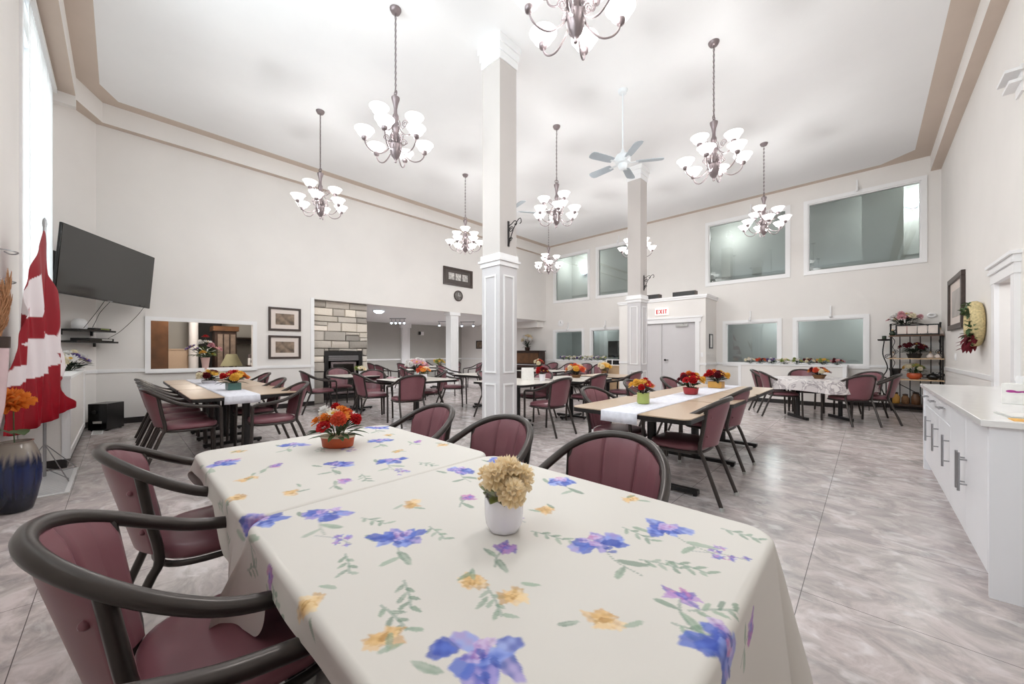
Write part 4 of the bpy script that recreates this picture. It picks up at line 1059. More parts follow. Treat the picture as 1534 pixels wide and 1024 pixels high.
# flag cloth in the vertical plane through the pole; h along the cloth, rows from top to hem
rowsY = [(346, 56, 58), (365, 50, 62), (390, 42, 64), (412, 36, 66), (440, 29, 73), (455, 26, 79), (476, 21, 79), (484, 20, 80), (500, 17, 84), (530, 12, 91), (550, 10, 92), (562, 8, 90), (572, 7, 84), (585, 5, 86), (607, 3, 102), (618, 2, 86), (628, 1, 70), (640, 0, 42), (652, 0, 10)]
W1 = [(36, 424), (50, 407), (51, 420), (46, 474), (37, 474), (39, 461), (20, 477), (28, 440)]
W2 = [(18, 516), (28, 508), (60, 505), (47, 497), (50, 493), (70, 503), (73, 483), (80, 478), (95, 530), (95, 566), (80, 562), (76, 545), (72, 545), (64, 549), (64, 559), (30, 568), (3, 582), (8, 560), (12, 548), (34, 546), (25, 532), (32, 522)]
RB = [(70, 528), (88, 540), (86, 543), (72, 535)]
ex, ey, nxx, nyy = .965, -.263, .263, .965
import bisect
th0 = math.atan2(532., 559.)
def flag_pt(px, py):
    a = (px-767)/559.; dx = -math.sin(th0)+a*math.cos(th0); dy = math.cos(th0)+a*math.sin(th0); dz = (527-py)/559.
    w = (nxx*-5.85+nyy*-.51)/(nxx*dx+nyy*dy); return (dx*w+5.85)*ex+(dy*w+.51)*ey, 1.25+dz*w
NU, NV = 110, 170; V = []; CL_ = []
for j in range(NV+1):
    py = 346+(652-346)*j/NV; k = 0
    while k < len(rowsY)-2 and rowsY[k+1][0] < py: k += 1
    (ya, la, ra), (yb, lb, rb) = rowsY[k], rowsY[k+1]; q = min(1, max(0, (py-ya)/(yb-ya)))
    l, r = la+(lb-la)*q, ra+(rb-ra)*q
    for i in range(NU+1):
        u = i/NU; px = l+(r-l)*u; hh, zz = flag_pt(px, py); hh += .05
        amp = .028*min(1, (py-346)/120)
        f = amp*math.sin(px*.24+py*.006)+.5*amp*math.sin(px*.52-py*.011+1)
        V.append((hh*ex+nxx*f+nxx*.055, hh*ey+nyy*f+nyy*.055, zz))
        red = not (in_poly(px, py, W1) or in_poly(px, py, W2)) or in_poly(px, py, RB)
        CL_.append(srgb(146, 4, 26) if red else srgb(232, 222, 224))
me = bpy.data.meshes.new('flag'); me.from_pydata(V, [], [(j*(NU+1)+i, j*(NU+1)+i+1, (j+1)*(NU+1)+i+1, (j+1)*(NU+1)+i) for j in range(NV) for i in range(NU)])
a = me.color_attributes.new('Col', 'FLOAT_COLOR', 'POINT'); a.data.foreach_set('color', np.array(CL_, np.float32).ravel())
me.polygons.foreach_set('use_smooth', [True]*len(me.polygons)); me.materials.append(M['flagcloth'])
fo = bpy.data.objects.new('flag', me); COL.objects.link(fo); fo.location = (-5.85, -.51, 0)
so = fo.modifiers.new('thick', 'SOLIDIFY'); so.thickness = .003
tag(fo, 'red and white maple leaf flag hanging in folds from its pole', 'flag')

# blue floor vase with an orange flower
t = thing('floor_vase', 'blue drip-glazed floor vase with a grey rim holding an orange flower', 'vase', (-4.85, -.563, 0))
prof = [(.085, 0), (.10, .01), (.125, .10), (.148, .22), (.152, .32), (.142, .42), (.115, .50), (.098, .535), (.104, .55), (.09, .55), (.085, .52), (.12, .4), (.12, .2), (.001, .1)]
pp = []
for i in range(len(prof)-1):
    for q in range(4): pp.append((prof[i][0]+(prof[i+1][0]-prof[i][0])*q/4, prof[i][1]+(prof[i+1][1]-prof[i][1])*q/4))
pp.append(prof[-1])
n_ = 72; mb = MB().lathe(pp, n_, sx=.86, sy=.86); o = mb.build('vase_body', M['vaseglaze'], t)
a = o.data.color_attributes.new('Col', 'FLOAT_COLOR', 'POINT'); cl = []
for v in o.data.vertices:
    an = math.atan2(v.co.y, v.co.x); lim = .40+.035*abs(math.sin(an*9))+.02*math.sin(an*23); z = v.co.z
    q = min(1, max(0, (z-lim+.03)/.06)); q2 = min(1, max(0, (z-.1+.08*abs(math.sin(an*11)))/.22))
    dk = np.array(srgb(16, 20, 30)); bl_ = np.array(srgb(20, 36, 84)); gr = np.array(srgb(132, 122, 112))
    c = dk*(1-q2)+bl_*q2
    c = c*(.55+.45*math.sin(an*13+2*math.sin(an*5))**2)
    if lim-.06 < z < lim: c = c*.5+dk*.5
    c = c*(1-q)+gr*q; cl.append(c)
a.data.foreach_set('color', np.array(cl, np.float32).ravel())
st = thing('gerbera', 'large orange flower with green leaf standing in the blue floor vase', 'flower', (-4.85, -.563, .40))
mb = MB(); mb.tube(catmull([(0, 0, 0), (.0, -.01, .2), (.02, -.01, .46)], 5), .004, 6); mb.build('stem', M['leaf'], st)
mb = MB(); add_leaf(mb, (0, 0, .24), (.8, .3, .1), .16, .05, .3); add_leaf(mb, (0, 0, .2), (.1, -.5, .5), .12, .04, .2); mb.build('leaf', M['leaf'], st)
o = bpy.data.objects.new('blossom', bloom('carnation', 'orange')); COL.objects.link(o); o.parent = st; o.location = (.02, -.01, .44); o.scale = (3.9, 3.9, 3.4); o.rotation_euler = (.25, .35, 0)
# blush vase with pampas at the frame edge
t = thing('wall_vase', 'blush cone vase with dried plumes hung on the wall at the left edge', 'vase', (-4.66, -.642, 0))
MB().lathe([(.012, .66), (.03, .69), (.052, .85), (.066, 1.1), (.072, 1.29), (.074, 1.36), (.06, 1.36), (.05, 1.1), (.001, .8)], 28).build('vase_body', M['pinkglass'], t)
MB().lathe([(.0725, 1.28), (.076, 1.28), (.0775, 1.365), (.072, 1.365)], 28).build('dark_rim', M['darkwood'], t)
MB().box(-.02, .02, -.078, -.055, 1.1, 1.2).build('hanger', M['black'], t)
t2 = thing('dried_grass', 'tan dried pampas plumes standing in the blush wall vase', 'dried grass', (-4.66, -.642, 1.26)); rg = random.Random(3)
for k in range(9):
    a = rg.uniform(0, 6.28); d = rg.uniform(.02, .10); mb = MB(); tx, ty = d*math.cos(a)-.06-.025*k, d*math.sin(a)*.4+.02; hh = rg.uniform(.34, .56)
    mb.tube([(tx*.2, ty*.2, 0), (tx, ty, hh)], .003, 4)
    for q in range(46):
        f = .30+.7*rg.random(); b = rg.uniform(0, 6.28); r_ = .03*(1.15-f)+.006
        p = Vector((tx*f, ty*f, hh*f)); mb.tube([p, p+Vector((r_*math.cos(b), r_*math.sin(b), .05)), p+Vector((r_*1.4*math.cos(b), r_*1.4*math.sin(b), .10))], [.003, .0035, .0006], 4)
    mb.build('plume', M['pampas'], t2)
# wire hooks on the near wall
for z, xx in ((2.14, -5.42), (1.86, -5.30)):
    t = thing('wall_hook', 'thin chrome hook on the wall at the left edge, %s of two' % ('upper' if z > 2 else 'lower'), 'hook', (xx, FY, z))
    MB().tube(catmull([(0, 0, 0), (-.02, .05, .0), (-.10, .09, .0), (-.14, .07, -.01), (-.10, .045, -.02), (0, .03, -.02)], 4), .006, 6).build('hook_wire', M['chrome'], t)
    MB().box(-.015, .015, 0, .006, -.04, .03).build('plate', M['white'], t)

# television on its corner arm
p0 = Vector((-9.19, .37, 0)); p1 = Vector((-7.52, -.57, 0)); ax = (p1-p0).normalized(); nrm = Vector((-ax.y, ax.x, 0))
W_ = (p1-p0).length; mid = (p0+p1)/2; rz = math.atan2(ax.y, ax.x)
t = thing('television', 'large black flat television mounted high in the left corner', 'television', (mid.x, mid.y, 2.47), rz+PI); t.rotation_euler = (.082, 0, rz+PI)
MB().box(-W_/2, W_/2, -.03, .0, -.455, .455).build('casing', M['blackgloss'], t, bevel=.006)
MB().box(-W_/2+.012, W_/2-.012, -.034, -.029, -.435, .443).build('screen', M['tv'], t)
MB().box(-.05, .05, -.035, -.0295, -.450, -.442).build('badge', M['chrome'], t)
mb = MB(); mb.box(-.25, .25, .0, .04, -.2, .2); mb.box(-.04, .04, .04, .60, -.06, .06); mb.box(-.15, .15, .58, .60, -.2, .2); mb.build('wall_mount', M['black'], t)
t['label'] = 'large black flat television mounted high in the left corner'
# glass shelves with boxes on the corner wall
wd = Vector((.834, -.551, 0)); wn = Vector((.551, .834, 0)); wp = Vector((-9.42, -.277, 0))
wrz = math.atan2(wd.y, wd.x)
def corner_at(s, d, z): v = wp+wd*s+wn*d; return (v.x, v.y, z)
for z, lb, s0, s1 in ((1.605, 'upper black shelf under the television', .05, .72), (1.425, 'lower black shelf under the television', .0, .78)):
    t = thing('wall_shelf', lb, 'shelf', corner_at((s0+s1)/2, .013, z), wrz)
    w = (s1-s0)/2; MB().box(-w, w, 0, .30, -.03, 0).build('board', M['blackgloss'], t, bevel=.003)
    mb = MB().box(-w+.05, -w+.08, 0, .02, -.09, -.03); mb.box(w-.08, w-.05, 0, .02, -.09, -.03); mb.build('bracket', M['black'], t)
t = thing('media_box', 'flat black media box on the lower television shelf', 'media player', corner_at(.30, .17, 1.426), wrz)
MB().box(-.24, .24, -.12, .12, 0, .045).build('casing', M['blackgloss'], t, bevel=.004); MB().box(-.2, .0, .12, .122, .012, .032).build('display', M['plast'], t)
t = thing('media_box', 'black and grey media box on the upper television shelf', 'media player', corner_at(.26, .19, 1.606), wrz)
MB().box(-.16, .16, -.09, .09, 0, .03).build('casing', M['black'], t, bevel=.004); MB().box(-.12, .05, .09, .092, .006, .024).build('display', M['f_green'], t)
t = thing('speaker_dome', 'white round speaker on the upper television shelf', 'speaker', corner_at(.50, .14, 1.606), wrz)
MB().lathe([(.07, 0), (.085, .02), (.09, .08), (.075, .14), (.04, .165), (.001, .17)], 20).build('shell', M['white'], t)
def cable(label, pts): 
    o = MB().tube(catmull(pts, 6), .004, 6).build('cable', M['tassel']); tag(o, label, 'cable')
c0 = lambda s, d, z: corner_at(s, d, z)
cable('left black cable hanging from the television to its shelf', [c0(.55, .50, 2.06), c0(.54, .40, 1.90), c0(.56, .32, 1.75), c0(.62, .28, 1.62)])
cable('middle black cable hanging from the television to its shelf', [c0(.47, .52, 2.06), c0(.49, .40, 1.88), c0(.46, .32, 1.74), c0(.45, .27, 1.64)])
cable('right black cable looping from the television to the lower shelf', [c0(.04, .72, 2.05), c0(.06, .60, 1.85), c0(.12, .42, 1.6), c0(.20, .3, 1.47)])
# black subwoofer
t = thing('subwoofer', 'black subwoofer box on the floor below the television', 'speaker', (-8.93, -.15, 0), math.atan2(-.6, .8))
MB().box(-.16, .16, -.13, .13, .015, .43).build('cabinet', M['blackgloss'], t, bevel=.006)
mb = MB()
for x in (-.12, .12):
    for y in (-.10, .10): mb.lathe([(.02, 0), (.02, .018)], 10, (x, y, 0))
mb.build('foot', M['black'], t)
MB().box(.16, .164, -.06, .06, .12, .155).build('badge', M['plast'], t)
MB().lathe([(.03, 0), (.03, .012)], 14).xf(Matrix.Translation((.16, -.04, .3)) @ Matrix.Rotation(PI/2, 4, 'Y')).build('port', M['black'], t)

# ------------------------------------------------------------------ pictures on the left wall
def wall_picture(name, label, y0, y1, z0, z1, fm='frame', x=LX, side=1, mount=.09, prt='print', fw=.045):
    yc, zc = (y0+y1)/2, (z0+z1)/2; w, h = (y1-y0)/2, (z1-z0)/2
    t = thing(name, label, 'picture', (x, yc, zc)); a, b = (0, .03) if side > 0 else (-.03, 0)
    mb = MB(); frame_x(mb, -w, w, -h, h, fw, a, b); mb.build('frame', M[fm], t, bevel=.004)
    q = .012*side
    MB().box(min(0, q), max(0, q), -w+fw, w-fw, -h+fw, h-fw).build('mount', M['mat'], t)
    q0, q1 = .012*side, .015*side
    MB().box(min(q0, q1), max(q0, q1), -w+fw+mount, w-fw-mount, -h+fw+mount, h-fw-mount).build('print', M[prt], t)
    return t
wall_picture('framed_print', 'upper of two brown framed landscape prints on the left wall', 2.22, 2.86, 1.72, 2.235)
wall_picture('framed_print', 'lower of two brown framed landscape prints on the left wall', 2.22, 2.86, 1.10, 1.615)
t = thing('framed_photos', 'wide dark frame with three small photos high on the left wall', 'picture', (LX, 7.41, 3.615))
mb = MB(); frame_x(mb, -.58, .58, -.28, .28, .07, 0, .035); mb.build('frame', M['frame'], t)
MB().box(0, .015, -.51, .51, -.21, .21).build('mount', mat('grey_brown_mount', (84, 76, 72), .7, noise=.05), t)
for y in (-.27, 0, .27): MB().box(.015, .02, y-.11, y+.11, -.10, .11).build('photo', M['photo'], t)
t = thing('wall_clock', 'small round dark clock on the left wall under the three-photo frame', 'clock', (LX, 7.41, 3.03))
MB().lathe([(.17, 0), (.17, .03), (.15, .04), (.145, .02), (.001, .02)], 24).xf(Matrix.Rotation(PI/2, 4, 'Y')).build('case', M['frame'], t)
MB().lathe([(.142, .021), (.001, .024)], 24).xf(Matrix.Rotation(PI/2, 4, 'Y')).build('dial', M['clockf'], t)
mb = MB().box(.026, .03, -.005, .005, 0, .1); mb.box(.026, .03, 0, .07, -.005, .005); mb.build('hands', M['white'], t)

# ------------------------------------------------------------------ fireplace
fp = thing('fireplace', 'grey stone fireplace with a black firebox in the left wall opening', 'fireplace', (-9.62, 3.86, 0))
rg = random.Random(11); mb = MB(); cols = []
y0, y1 = -.70, .66; z = 0; fb = (-.42, .52, .08, 1.27)
def stone(a, b, c, d):
    if b-a < .03 or d-c < .03: return
    g = rg.uniform(.005, .010); o = rg.uniform(0, .03); e = .012; x0 = -.06; x1 = .02+o
    a += g; b -= g; c += g; d -= g
    j = lambda: rg.uniform(-.012, .012)
    front = [(x1+j()*.3, a+e+j(), c+e+j()), (x1+j()*.3, b-e+j(), c+e+j()), (x1+j()*.3, b-e+j(), d-e+j()), (x1+j()*.3, a+e+j(), d-e+j())]
    side = [(x1-.016, a, c), (x1-.016, b, c), (x1-.016, b, d), (x1-.016, a, d)]; bk = [(x0, a, c), (x0, b, c), (x0, b, d), (x0, a, d)]
    mb.add(front+side+bk, [(0, 1, 2, 3)]+[(4+i, 4+(i+1) % 4, (i+1) % 4, i) for i in range(4)]+[(8+i, 8+(i+1) % 4, 4+(i+1) % 4, 4+i) for i in range(4)], 0, False)
    v = rg.uniform(.75, 1.08); base = rg.choice([(226, 216, 204), (210, 202, 192), (232, 222, 208), (200, 192, 182)]); c_ = srgb(*[min(255, q*v) for q in base]); cols.extend([c_]*12)
while z < 2.48:
    h = min(rg.choice([.15, .19, .23, .29]), 2.5-z)
    y = y0
    while y < y1-.02:
        w = rg.uniform(.24, .62); b = min(y1, y+w)
        if y1-b < .1: b = y1
        spans = [(y, b)]
        if z < fb[3] and z+h > fb[2]:
            spans = []
            if y < fb[0]: spans.append((y, min(b, fb[0])))
            if b > fb[1]: spans.append((max(y, fb[1]), b))
            if z+h > fb[3]+.04 and z < fb[3]:
                if min(b, fb[1]) > max(y, fb[0]): stone(max(y, fb[0]), min(b, fb[1]), fb[3], z+h)
        for (p, q) in spans:
            if h > .2 and rg.random() < .35:
                f = rg.uniform(.35, .65)*h; stone(p, q, z, z+f); stone(p, q, z+f, z+h)
            else: stone(p, q, z, z+h)
        y = b
    z += h
so_ = mb.build('stonework', M['stone'], fp)
a = so_.data.color_attributes.new('Col', 'FLOAT_COLOR', 'POINT'); a.data.foreach_set('color', np.array(cols, np.float32).ravel())
mb = MB(); mb.box(-.6, -.02, y0, fb[0], 0, 2.5); mb.box(-.6, -.02, fb[1], y1, 0, 2.5); mb.box(-.6, -.02, fb[0], fb[1], fb[3], 2.5); mb.box(-.6, -.5, fb[0], fb[1], 0, fb[3]); mb.box(-.6, -.02, fb[0], fb[1], 0, fb[2])
mb.build('mortar_core', mat('mortar_grey', (120, 116, 112), .9, noise=.15, scale=20), fp)
ins = MB(); frame_x(ins, fb[0], fb[1], fb[2], fb[3], .09, -.06, .03); ins.box(-.05, .02, fb[0]+.09, fb[1]-.09, 1.02, 1.18)
ins = ins.build('firebox', M['black'], fp)
mb = MB()
for i in range(3): mb.box(.02, .03, fb[0]+.1, fb[1]-.1, 1.04+i*.045, 1.065+i*.045)
mb.build('louvre', M['chrome'], ins)
mb = MB(); frame_x(mb, fb[0]+.16, fb[1]-.16, fb[2]+.12, 1.0, .05, -.02, .02); mb.build('door_frame', M['pewter'], ins)
MB().box(-.02, -.01, fb[0]+.2, fb[1]-.2, fb[2]+.15, .96).build('fire_glass', M['tv'], ins)

# ------------------------------------------------------------------ rooms behind the left wall
struct(MB().box(-15.6, LX-.131, 2.95, BY, 2.5, 2.6).build('ceiling_fireplace_room', M['ceil']))
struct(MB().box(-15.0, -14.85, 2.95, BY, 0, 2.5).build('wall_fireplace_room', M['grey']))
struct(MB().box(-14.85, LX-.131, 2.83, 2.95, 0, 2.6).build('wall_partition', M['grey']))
mb = MB().box(-14.85, -14.82, 2.95, BY, .895, .955)
struct(mb.build('trim_%d' % n, M['white'])); n += 1
struct(MB().box(-14.845, -14.83, 2.95, BY, 0, .1).build('baseboard_fireplace_room', M['base']))
mb = MB().box(-14.85, -14.74, 8.5, 8.9, 0, 2.5); mb.box(-14.74, -14.72, 8.54, 8.58, 1, 2.35); mb.box(-14.74, -14.72, 8.82, 8.86, 1, 2.35); mb.box(-14.85, -14.70, 8.45, 8.95, 2.32, 2.5)
struct(mb.build('trim_%d' % n, M['white'])); n += 1
soff = MB().box(-13.0, LX-.131, 11.5, BY, 2.25, 2.5); struct(soff.build('trim_%d' % n, M['wall'])); n += 1
# thin column in the opening
t = thing('column', 'thin white column in the wide opening left of the near column', 'column', (LX-.09, 7.27, 0))
MB().box(-.16, .10, -.15, .15, .2, 2.40).build('shaft', M['white'], t)
mb = MB()
for y in (-.09, -.03, .03, .09): mb.box(.10, .108, y-.012, y+.012, .3, 2.3)
mb.build('flute', M['white'], t)
MB().box(-.18, .13, -.2, .2, 2.40, 2.498).build('capital', M['white'], t)
MB().box(-.18, .12, -.17, .17, 0, .2).build('plinth', M['white'], t)
# lights of that room
t = thing('ceiling_light', 'round dome ceiling light in the fireplace room right of the stone', 'light', (-10.6, 5.35, 2.5))
MB().lathe([(.17, -.02), (.17, 0)], 20).build('base', M['plast'], t)
MB().lathe([(.001, -.10), (.08, -.09), (.14, -.05), (.155, -.02)], 20).build('dome', M['bulb'], t)
for (x, y, nb, lb) in ((-12.6, 7.1, 4, 'track of bright spot lamps on the ceiling right of the stone fireplace'), (-12.4, 9.1, 2, 'bright spot lamps left of the thin white column'), (-11.9, 9.85, 2, 'bright spot lamps right of the thin white column')):
    t = thing('spot_light_bar', lb, 'light', (x, y, 2.5), .7)
    MB().box(-.3, .3, -.03, .03, -.03, 0).build('bar', M['chrome'], t)
    for i in range(nb):
        q = -.24+.48*i/max(1, nb-1)
        l_ = MB().tube([(q, 0, -.03), (q, 0, -.10)], .01, 6); l_.lathe([(.02, -.10), (.04, -.12), (.045, -.16)], 10, (q, 0, 0)); l_ = l_.build('lamp_head', M['chrome'], t)
        MB().ball((q, 0, -.175), .04, 10).build('bulb', M['bulb'], l_)
t = thing('framed_print', 'dark landscape picture on the far wall right of the thin white column', 'picture', (-14.84, 11.5, 1.62)) if False else None
pf = thing('framed_print', 'dark landscape picture on the fireplace room back wall, just left of the near column', 'picture', (-13.35, BY, 1.60))
mb = MB(); frame_y(mb, -.35, .35, -.19, .19, .04, -.03, 0); mb.build('frame', M['black'], pf); MB().box(-.31, .31, -.012, 0, -.15, .15).build('print', M['print'], pf)
t = thing('wall_speaker', 'small black device on the far wall of the fireplace room', 'speaker', (-14.85, 9.5, 2.1))
MB().box(0, .06, -.1, .0, -.06, .08).build('casing', M['black'], t); MB().box(0, .05, 0, .16, -.08, .08).build('plate', M['white'], t)
# piano with plant, in the recess
t = thing('piano', 'dark brown upright piano in the recess right of the near column', 'piano', (-10.05, 11.38, 0))
MB().box(-.72, .72, .0, .34, .03, 1.27).build('case', M['darkwood'], t, bevel=.008)
MB().box(-.76, .76, -.03, .36, 1.27, 1.31).build('lid', M['darkwood'], t, bevel=.006)
MB().box(-.72, .72, -.28, .0, .62, .74).build('key_bed', M['darkwood'], t, bevel=.006)
kb = MB().box(-.64, .64, -.26, -.04, .74, .752).build('keys', M['wglaze'], t)
MB().box(-.66, .66, -.012, 0, .80, 1.2).build('front_panel', M['brownwood'], t)
for s in (-1, 1): MB().box(s*.68-.035, s*.68+.035, -.26, -.2, 0, .62).build('leg', M['darkwood'], t)
flowers('flower_pot', 'brown pot of cream orchids on top of the piano', (-10.12, 11.55, 1.311), pot_lathe([(.08, 0), (.1, .02), (.11, .13), (.09, .13), (.001, .08)], 'darkwood'), ['cream', 'white', 'peach'], .62, .24, 18, 'leafd', 2.4, rs=80, leaves=26, rim=.08, cat='plant')

# dim lounge beyond the pass-through
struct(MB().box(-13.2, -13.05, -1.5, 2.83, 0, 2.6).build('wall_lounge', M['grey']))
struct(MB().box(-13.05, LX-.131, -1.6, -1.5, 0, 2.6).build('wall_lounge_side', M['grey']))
struct(MB().box(-13.2, LX-.131, -1.6, 2.83, 2.6, 2.7).build('ceiling_lounge', M['ceil']))
t = thing('cupboard', 'brown wooden cupboard at the left in the pass-through window', 'cupboard', (-11.4, .46, 0))
MB().box(-.3, .2, -.5, .28, 0, 2.4).build('carcass', M['brownwood'], t); MB().box(.2, .22, -.1, .26, .1, 2.3).build('door', M['brownwood'], t)
t = thing('column', 'white round column seen through the pass-through window', 'column', (-12.2, 1.27, 0))
MB().lathe([(.13, 0), (.13, .1), (.10, .12), (.095, 2.3), (.14, 2.36), (.14, 2.6)], 20).build('shaft', M['white'], t)
t = thing('side_cabinet', 'beige cabinet left of the round column in the pass-through', 'cabinet', (-12.65, .98, 0))
MB().box(-.3, .2, -.25, .25, 0, 1.30).build('body', M['lam'], t); MB().box(-.3, .22, -.27, .27, 1.30, 1.33).build('top', M['lam'], t)
t = thing('black_screen', 'black screen panel behind the bouquet in the pass-through', 'screen', (-12.55, 1.66, 0))
MB().box(-.04, .04, -.26, .22, .05, 2.3).build('panel', M['blackwall'], t); MB().box(-.12, .12, -.26, .22, 0, .05).build('foot', M['blackwall'], t)
t = thing('armoire', 'brown carved wardrobe seen through the right of the pass-through window', 'wardrobe', (-12.0, 1.90, 0))
MB().box(-.25, .2, -.26, .18, .05, 1.78).build('carcass', M['darkwood'], t); MB().box(-.3, .26, -.3, .22, 1.78, 1.9).build('cornice', M['brownwood'], t)
for y in (-.16, -.03, .10): MB().box(.2, .22, y-.05, y+.05, .2, 1.7).build('door_panel', mat('grey_brown_panel', (120, 104, 92), .5, noise=.25, scale=10), t)
MB().box(-.2, .15, -.2, .15, 0, .05).build('plinth', M['darkwood'], t)
t = thing('table_lamp', 'lamp with olive shade in the pass-through window', 'lamp', (-11.0, 1.84, .70))
MB().lathe([(.1, 0), (.1, .02), (.03, .05), (.05, .15), (.02, .25)], 16).build('base', M['darkwood'], t)
MB().lathe([(.22, .22), (.10, .50), (.095, .50), (.215, .22)], 24).build('lamp_shade', M['lampsh'], t)
t = thing('side_table', 'dark side table under the olive lamp beyond the pass-through', 'table', (-11.0, 1.84, 0))
MB().box(-.3, .3, -.3, .3, .66, .70).build('tabletop', M['darkwood'], t)
for x in (-.26, .26):
    for y in (-.26, .26): MB().box(x-.02, x+.02, y-.02, y+.02, 0, .66).build('leg', M['darkwood'], t)
t = thing('coffee_machine', 'white coffee machine at the right end of the pass-through window', 'appliance', (-10.9, 2.26, .93))
mb = MB(); mb.box(-.1, .1, -.1, .1, 0, .17); mb.build('body', M['white'], t, bevel=.01); MB().box(.1, .11, -.08, .08, .06, .12).build('panel', M['black'], t); MB().box(-.1, .1, -.09, .09, .17, .26).build('hopper', M['pewter'], t)
t = thing('sideboard', 'dark sideboard under the coffee machine beyond the pass-through', 'cabinet', (-10.95, 2.45, 0))
MB().box(-.3, .3, -.26, .34, .06, .90).build('body', M['darkwood'], t); MB().box(-.32, .32, -.28, .36, .90, .93).build('top', M['darkwood'], t); MB().box(-.28, .28, -.24, .32, 0, .06).build('plinth', M['black'], t)
t = thing('wall_shelf', 'dark double shelf on the lounge wall right of the wardrobe', 'shelf', (-13.05, 2.55, 1.62))
MB().box(0, .2, -.36, .26, 0, .04).build('board', M['darkwood'], t); MB().box(0, .2, -.36, .26, -.14, -.10).build('board', M['darkwood'], t); MB().box(0, .03, -.36, .26, -.10, 0).build('back', M['darkwood'], t)

# ------------------------------------------------------------------ corridors behind the back windows
struct(MB().box(-9.6, 4.2, 14.0, 14.15, 0, 5.8).build('wall_corridor', M['corr']))
struct(MB().box(-9.75, -9.6, BY+.15, 14.15, 0, 5.8).build('wall_corridor_side', M['corr']))
struct(MB().box(4.05, 4.2, BY+.15, 14.0, 0, 5.8).build('wall_corridor_end', M['corr']))
struct(MB().box(1.28, 4.05, BY+.0, BY+.15, 0, 5.8).build('wall_corridor_front', M['corr']))
struct(MB().box(-9.6, 4.05, BY+.15, 14.0, 2.55, 2.9).build('floor_corridor', M['corrf']))
struct(MB().box(-9.6, 4.05, BY+.15, 14.0, 5.5, 5.65).build('ceiling_corridor', M['corr']))
mb = MB().box(-9.6, 4.05, 13.97, 14.0, 3.75, 3.81); mb.box(-9.6, 4.05, 13.97, 14.0, .90, .96)
struct(mb.build('trim_%d' % n, M['corr'])); n += 1
struct(MB().box(-5.2, -5.05, BY+.15, 13.0, 2.9, 5.5).build('wall_corridor_partition', M['corr']))
struct(MB().box(-.1, 0.65, 13.3, 13.45, 2.9, 5.5).build('wall_corridor_recess', M['corr']))
def sconce(x, z, label):
    t = thing('wall_sconce', label, 'sconce', (x, 14.0, z))
    MB().box(-.05, .05, -.03, 0, -.08, .06).build('plate', M['pewter'], t)
    MB().lathe([(.05, 0), (.14, .07), (.15, .08), (.14, .08), (.001, .03)], 16, (0, -.13, -.03)).build('bowl', M['bulb'], t)
sconce(-8.9, 4.65, 'glowing wall sconce behind the upper left back window')
sconce(.85, 4.95, 'glowing wall sconce behind the upper right back window')
sconce(-1.75, 2.05, 'glowing wall sconce behind the lower window right of the exit door')
sconce(-8.6, 2.1, 'glowing wall sconce behind the lower left back window')
t = thing('monitor', 'black monitor standing behind the lower window left of the exit vestibule', 'monitor', (-6.45, 12.35, .93))
MB().box(-.42, .42, -.03, .03, .12, .72).build('screen', M['blackgloss'], t); MB().tube([(0, 0, .01), (0, 0, .14)], .03, 8).build('stand', M['black'], t); MB().box(-.15, .15, -.1, .1, 0, .015).build('foot', M['black'], t)
t = thing('desk', 'desk behind the lower window left of the exit vestibule', 'desk', (-6.45, 12.45, 0))
MB().box(-.8, .6, -.3, .4, .88, .93).build('desktop', M['lightwood'], t); MB().box(-.78, -.74, -.28, .38, 0, .88).build('leg', M['lightwood'], t); MB().box(.54, .58, -.28, .38, 0, .88).build('leg', M['lightwood'], t)
# light wood stand with frames in front of the vestibule
t = thing('wood_stand', 'light wood cabinet with white frames left of the exit vestibule', 'cabinet', (-6.02, 11.35, 0))
MB().box(-.29, .27, -.3, .3, .05, .78).build('body', M['lightwood'], t); MB().box(-.31, .29, -.32, .32, .78, .81).build('top', M['lightwood'], t); MB().box(-.27, .25, -.28, .28, 0, .05).build('plinth', M['lightwood'], t)
for x, y, z, s, lb in ((-6.16, 11.15, .811, .12, 'small dark framed card on the light wood cabinet, left one'), (-5.9, 11.1, .811, .15, 'white framed card on the light wood cabinet, right one')):
    t = thing('card_frame', lb, 'picture', (x, y, z)); mb = MB(); frame_y(mb, -s, s, 0, .2, .03, -.01, .01); mb.build('frame', M['white'], t); MB().box(-s+.03, s-.03, -.006, .006, .03, .17).build('print', M['black'], t)

# ------------------------------------------------------------------ counter on the right
ct = thing('cabinet_run', 'white base cabinets with steel bar handles along the right wall', 'cabinet', (.45, 3.05, 0))
MB().box(.02, RX-.45-.001, .02, 2.88, .10, .87).build('carcass', M['cab'], ct)
MB().box(.06, RX-.45-.001, .04, 2.86, 0, .10).build('toe_kick', M['cab'], ct)
MB().box(.0, RX-.45-.001, 0, .02, 0, .87).build('end_panel', M['cab'], ct)
def hbar(x, y, z, L, vert, par):
    mb = MB()
    if vert: mb.tube([(x-.035, y, z-L/2), (x-.035, y, z+L/2)], .007, 8); q = [(y, z-L*.32), (y, z+L*.32)]
    else: mb.tube([(x-.035, y-L/2, z), (x-.035, y+L/2, z)], .007, 8); q = [(y-L*.32, z), (y+L*.32, z)]
    for yy, zz in q: mb.tube([(x-.035, yy, zz), (x, yy, zz)], .005, 6)
    mb.build('handle', M['chrome'], par)
ys = [.03, .62, 1.22, 1.82, 2.36, 2.87]
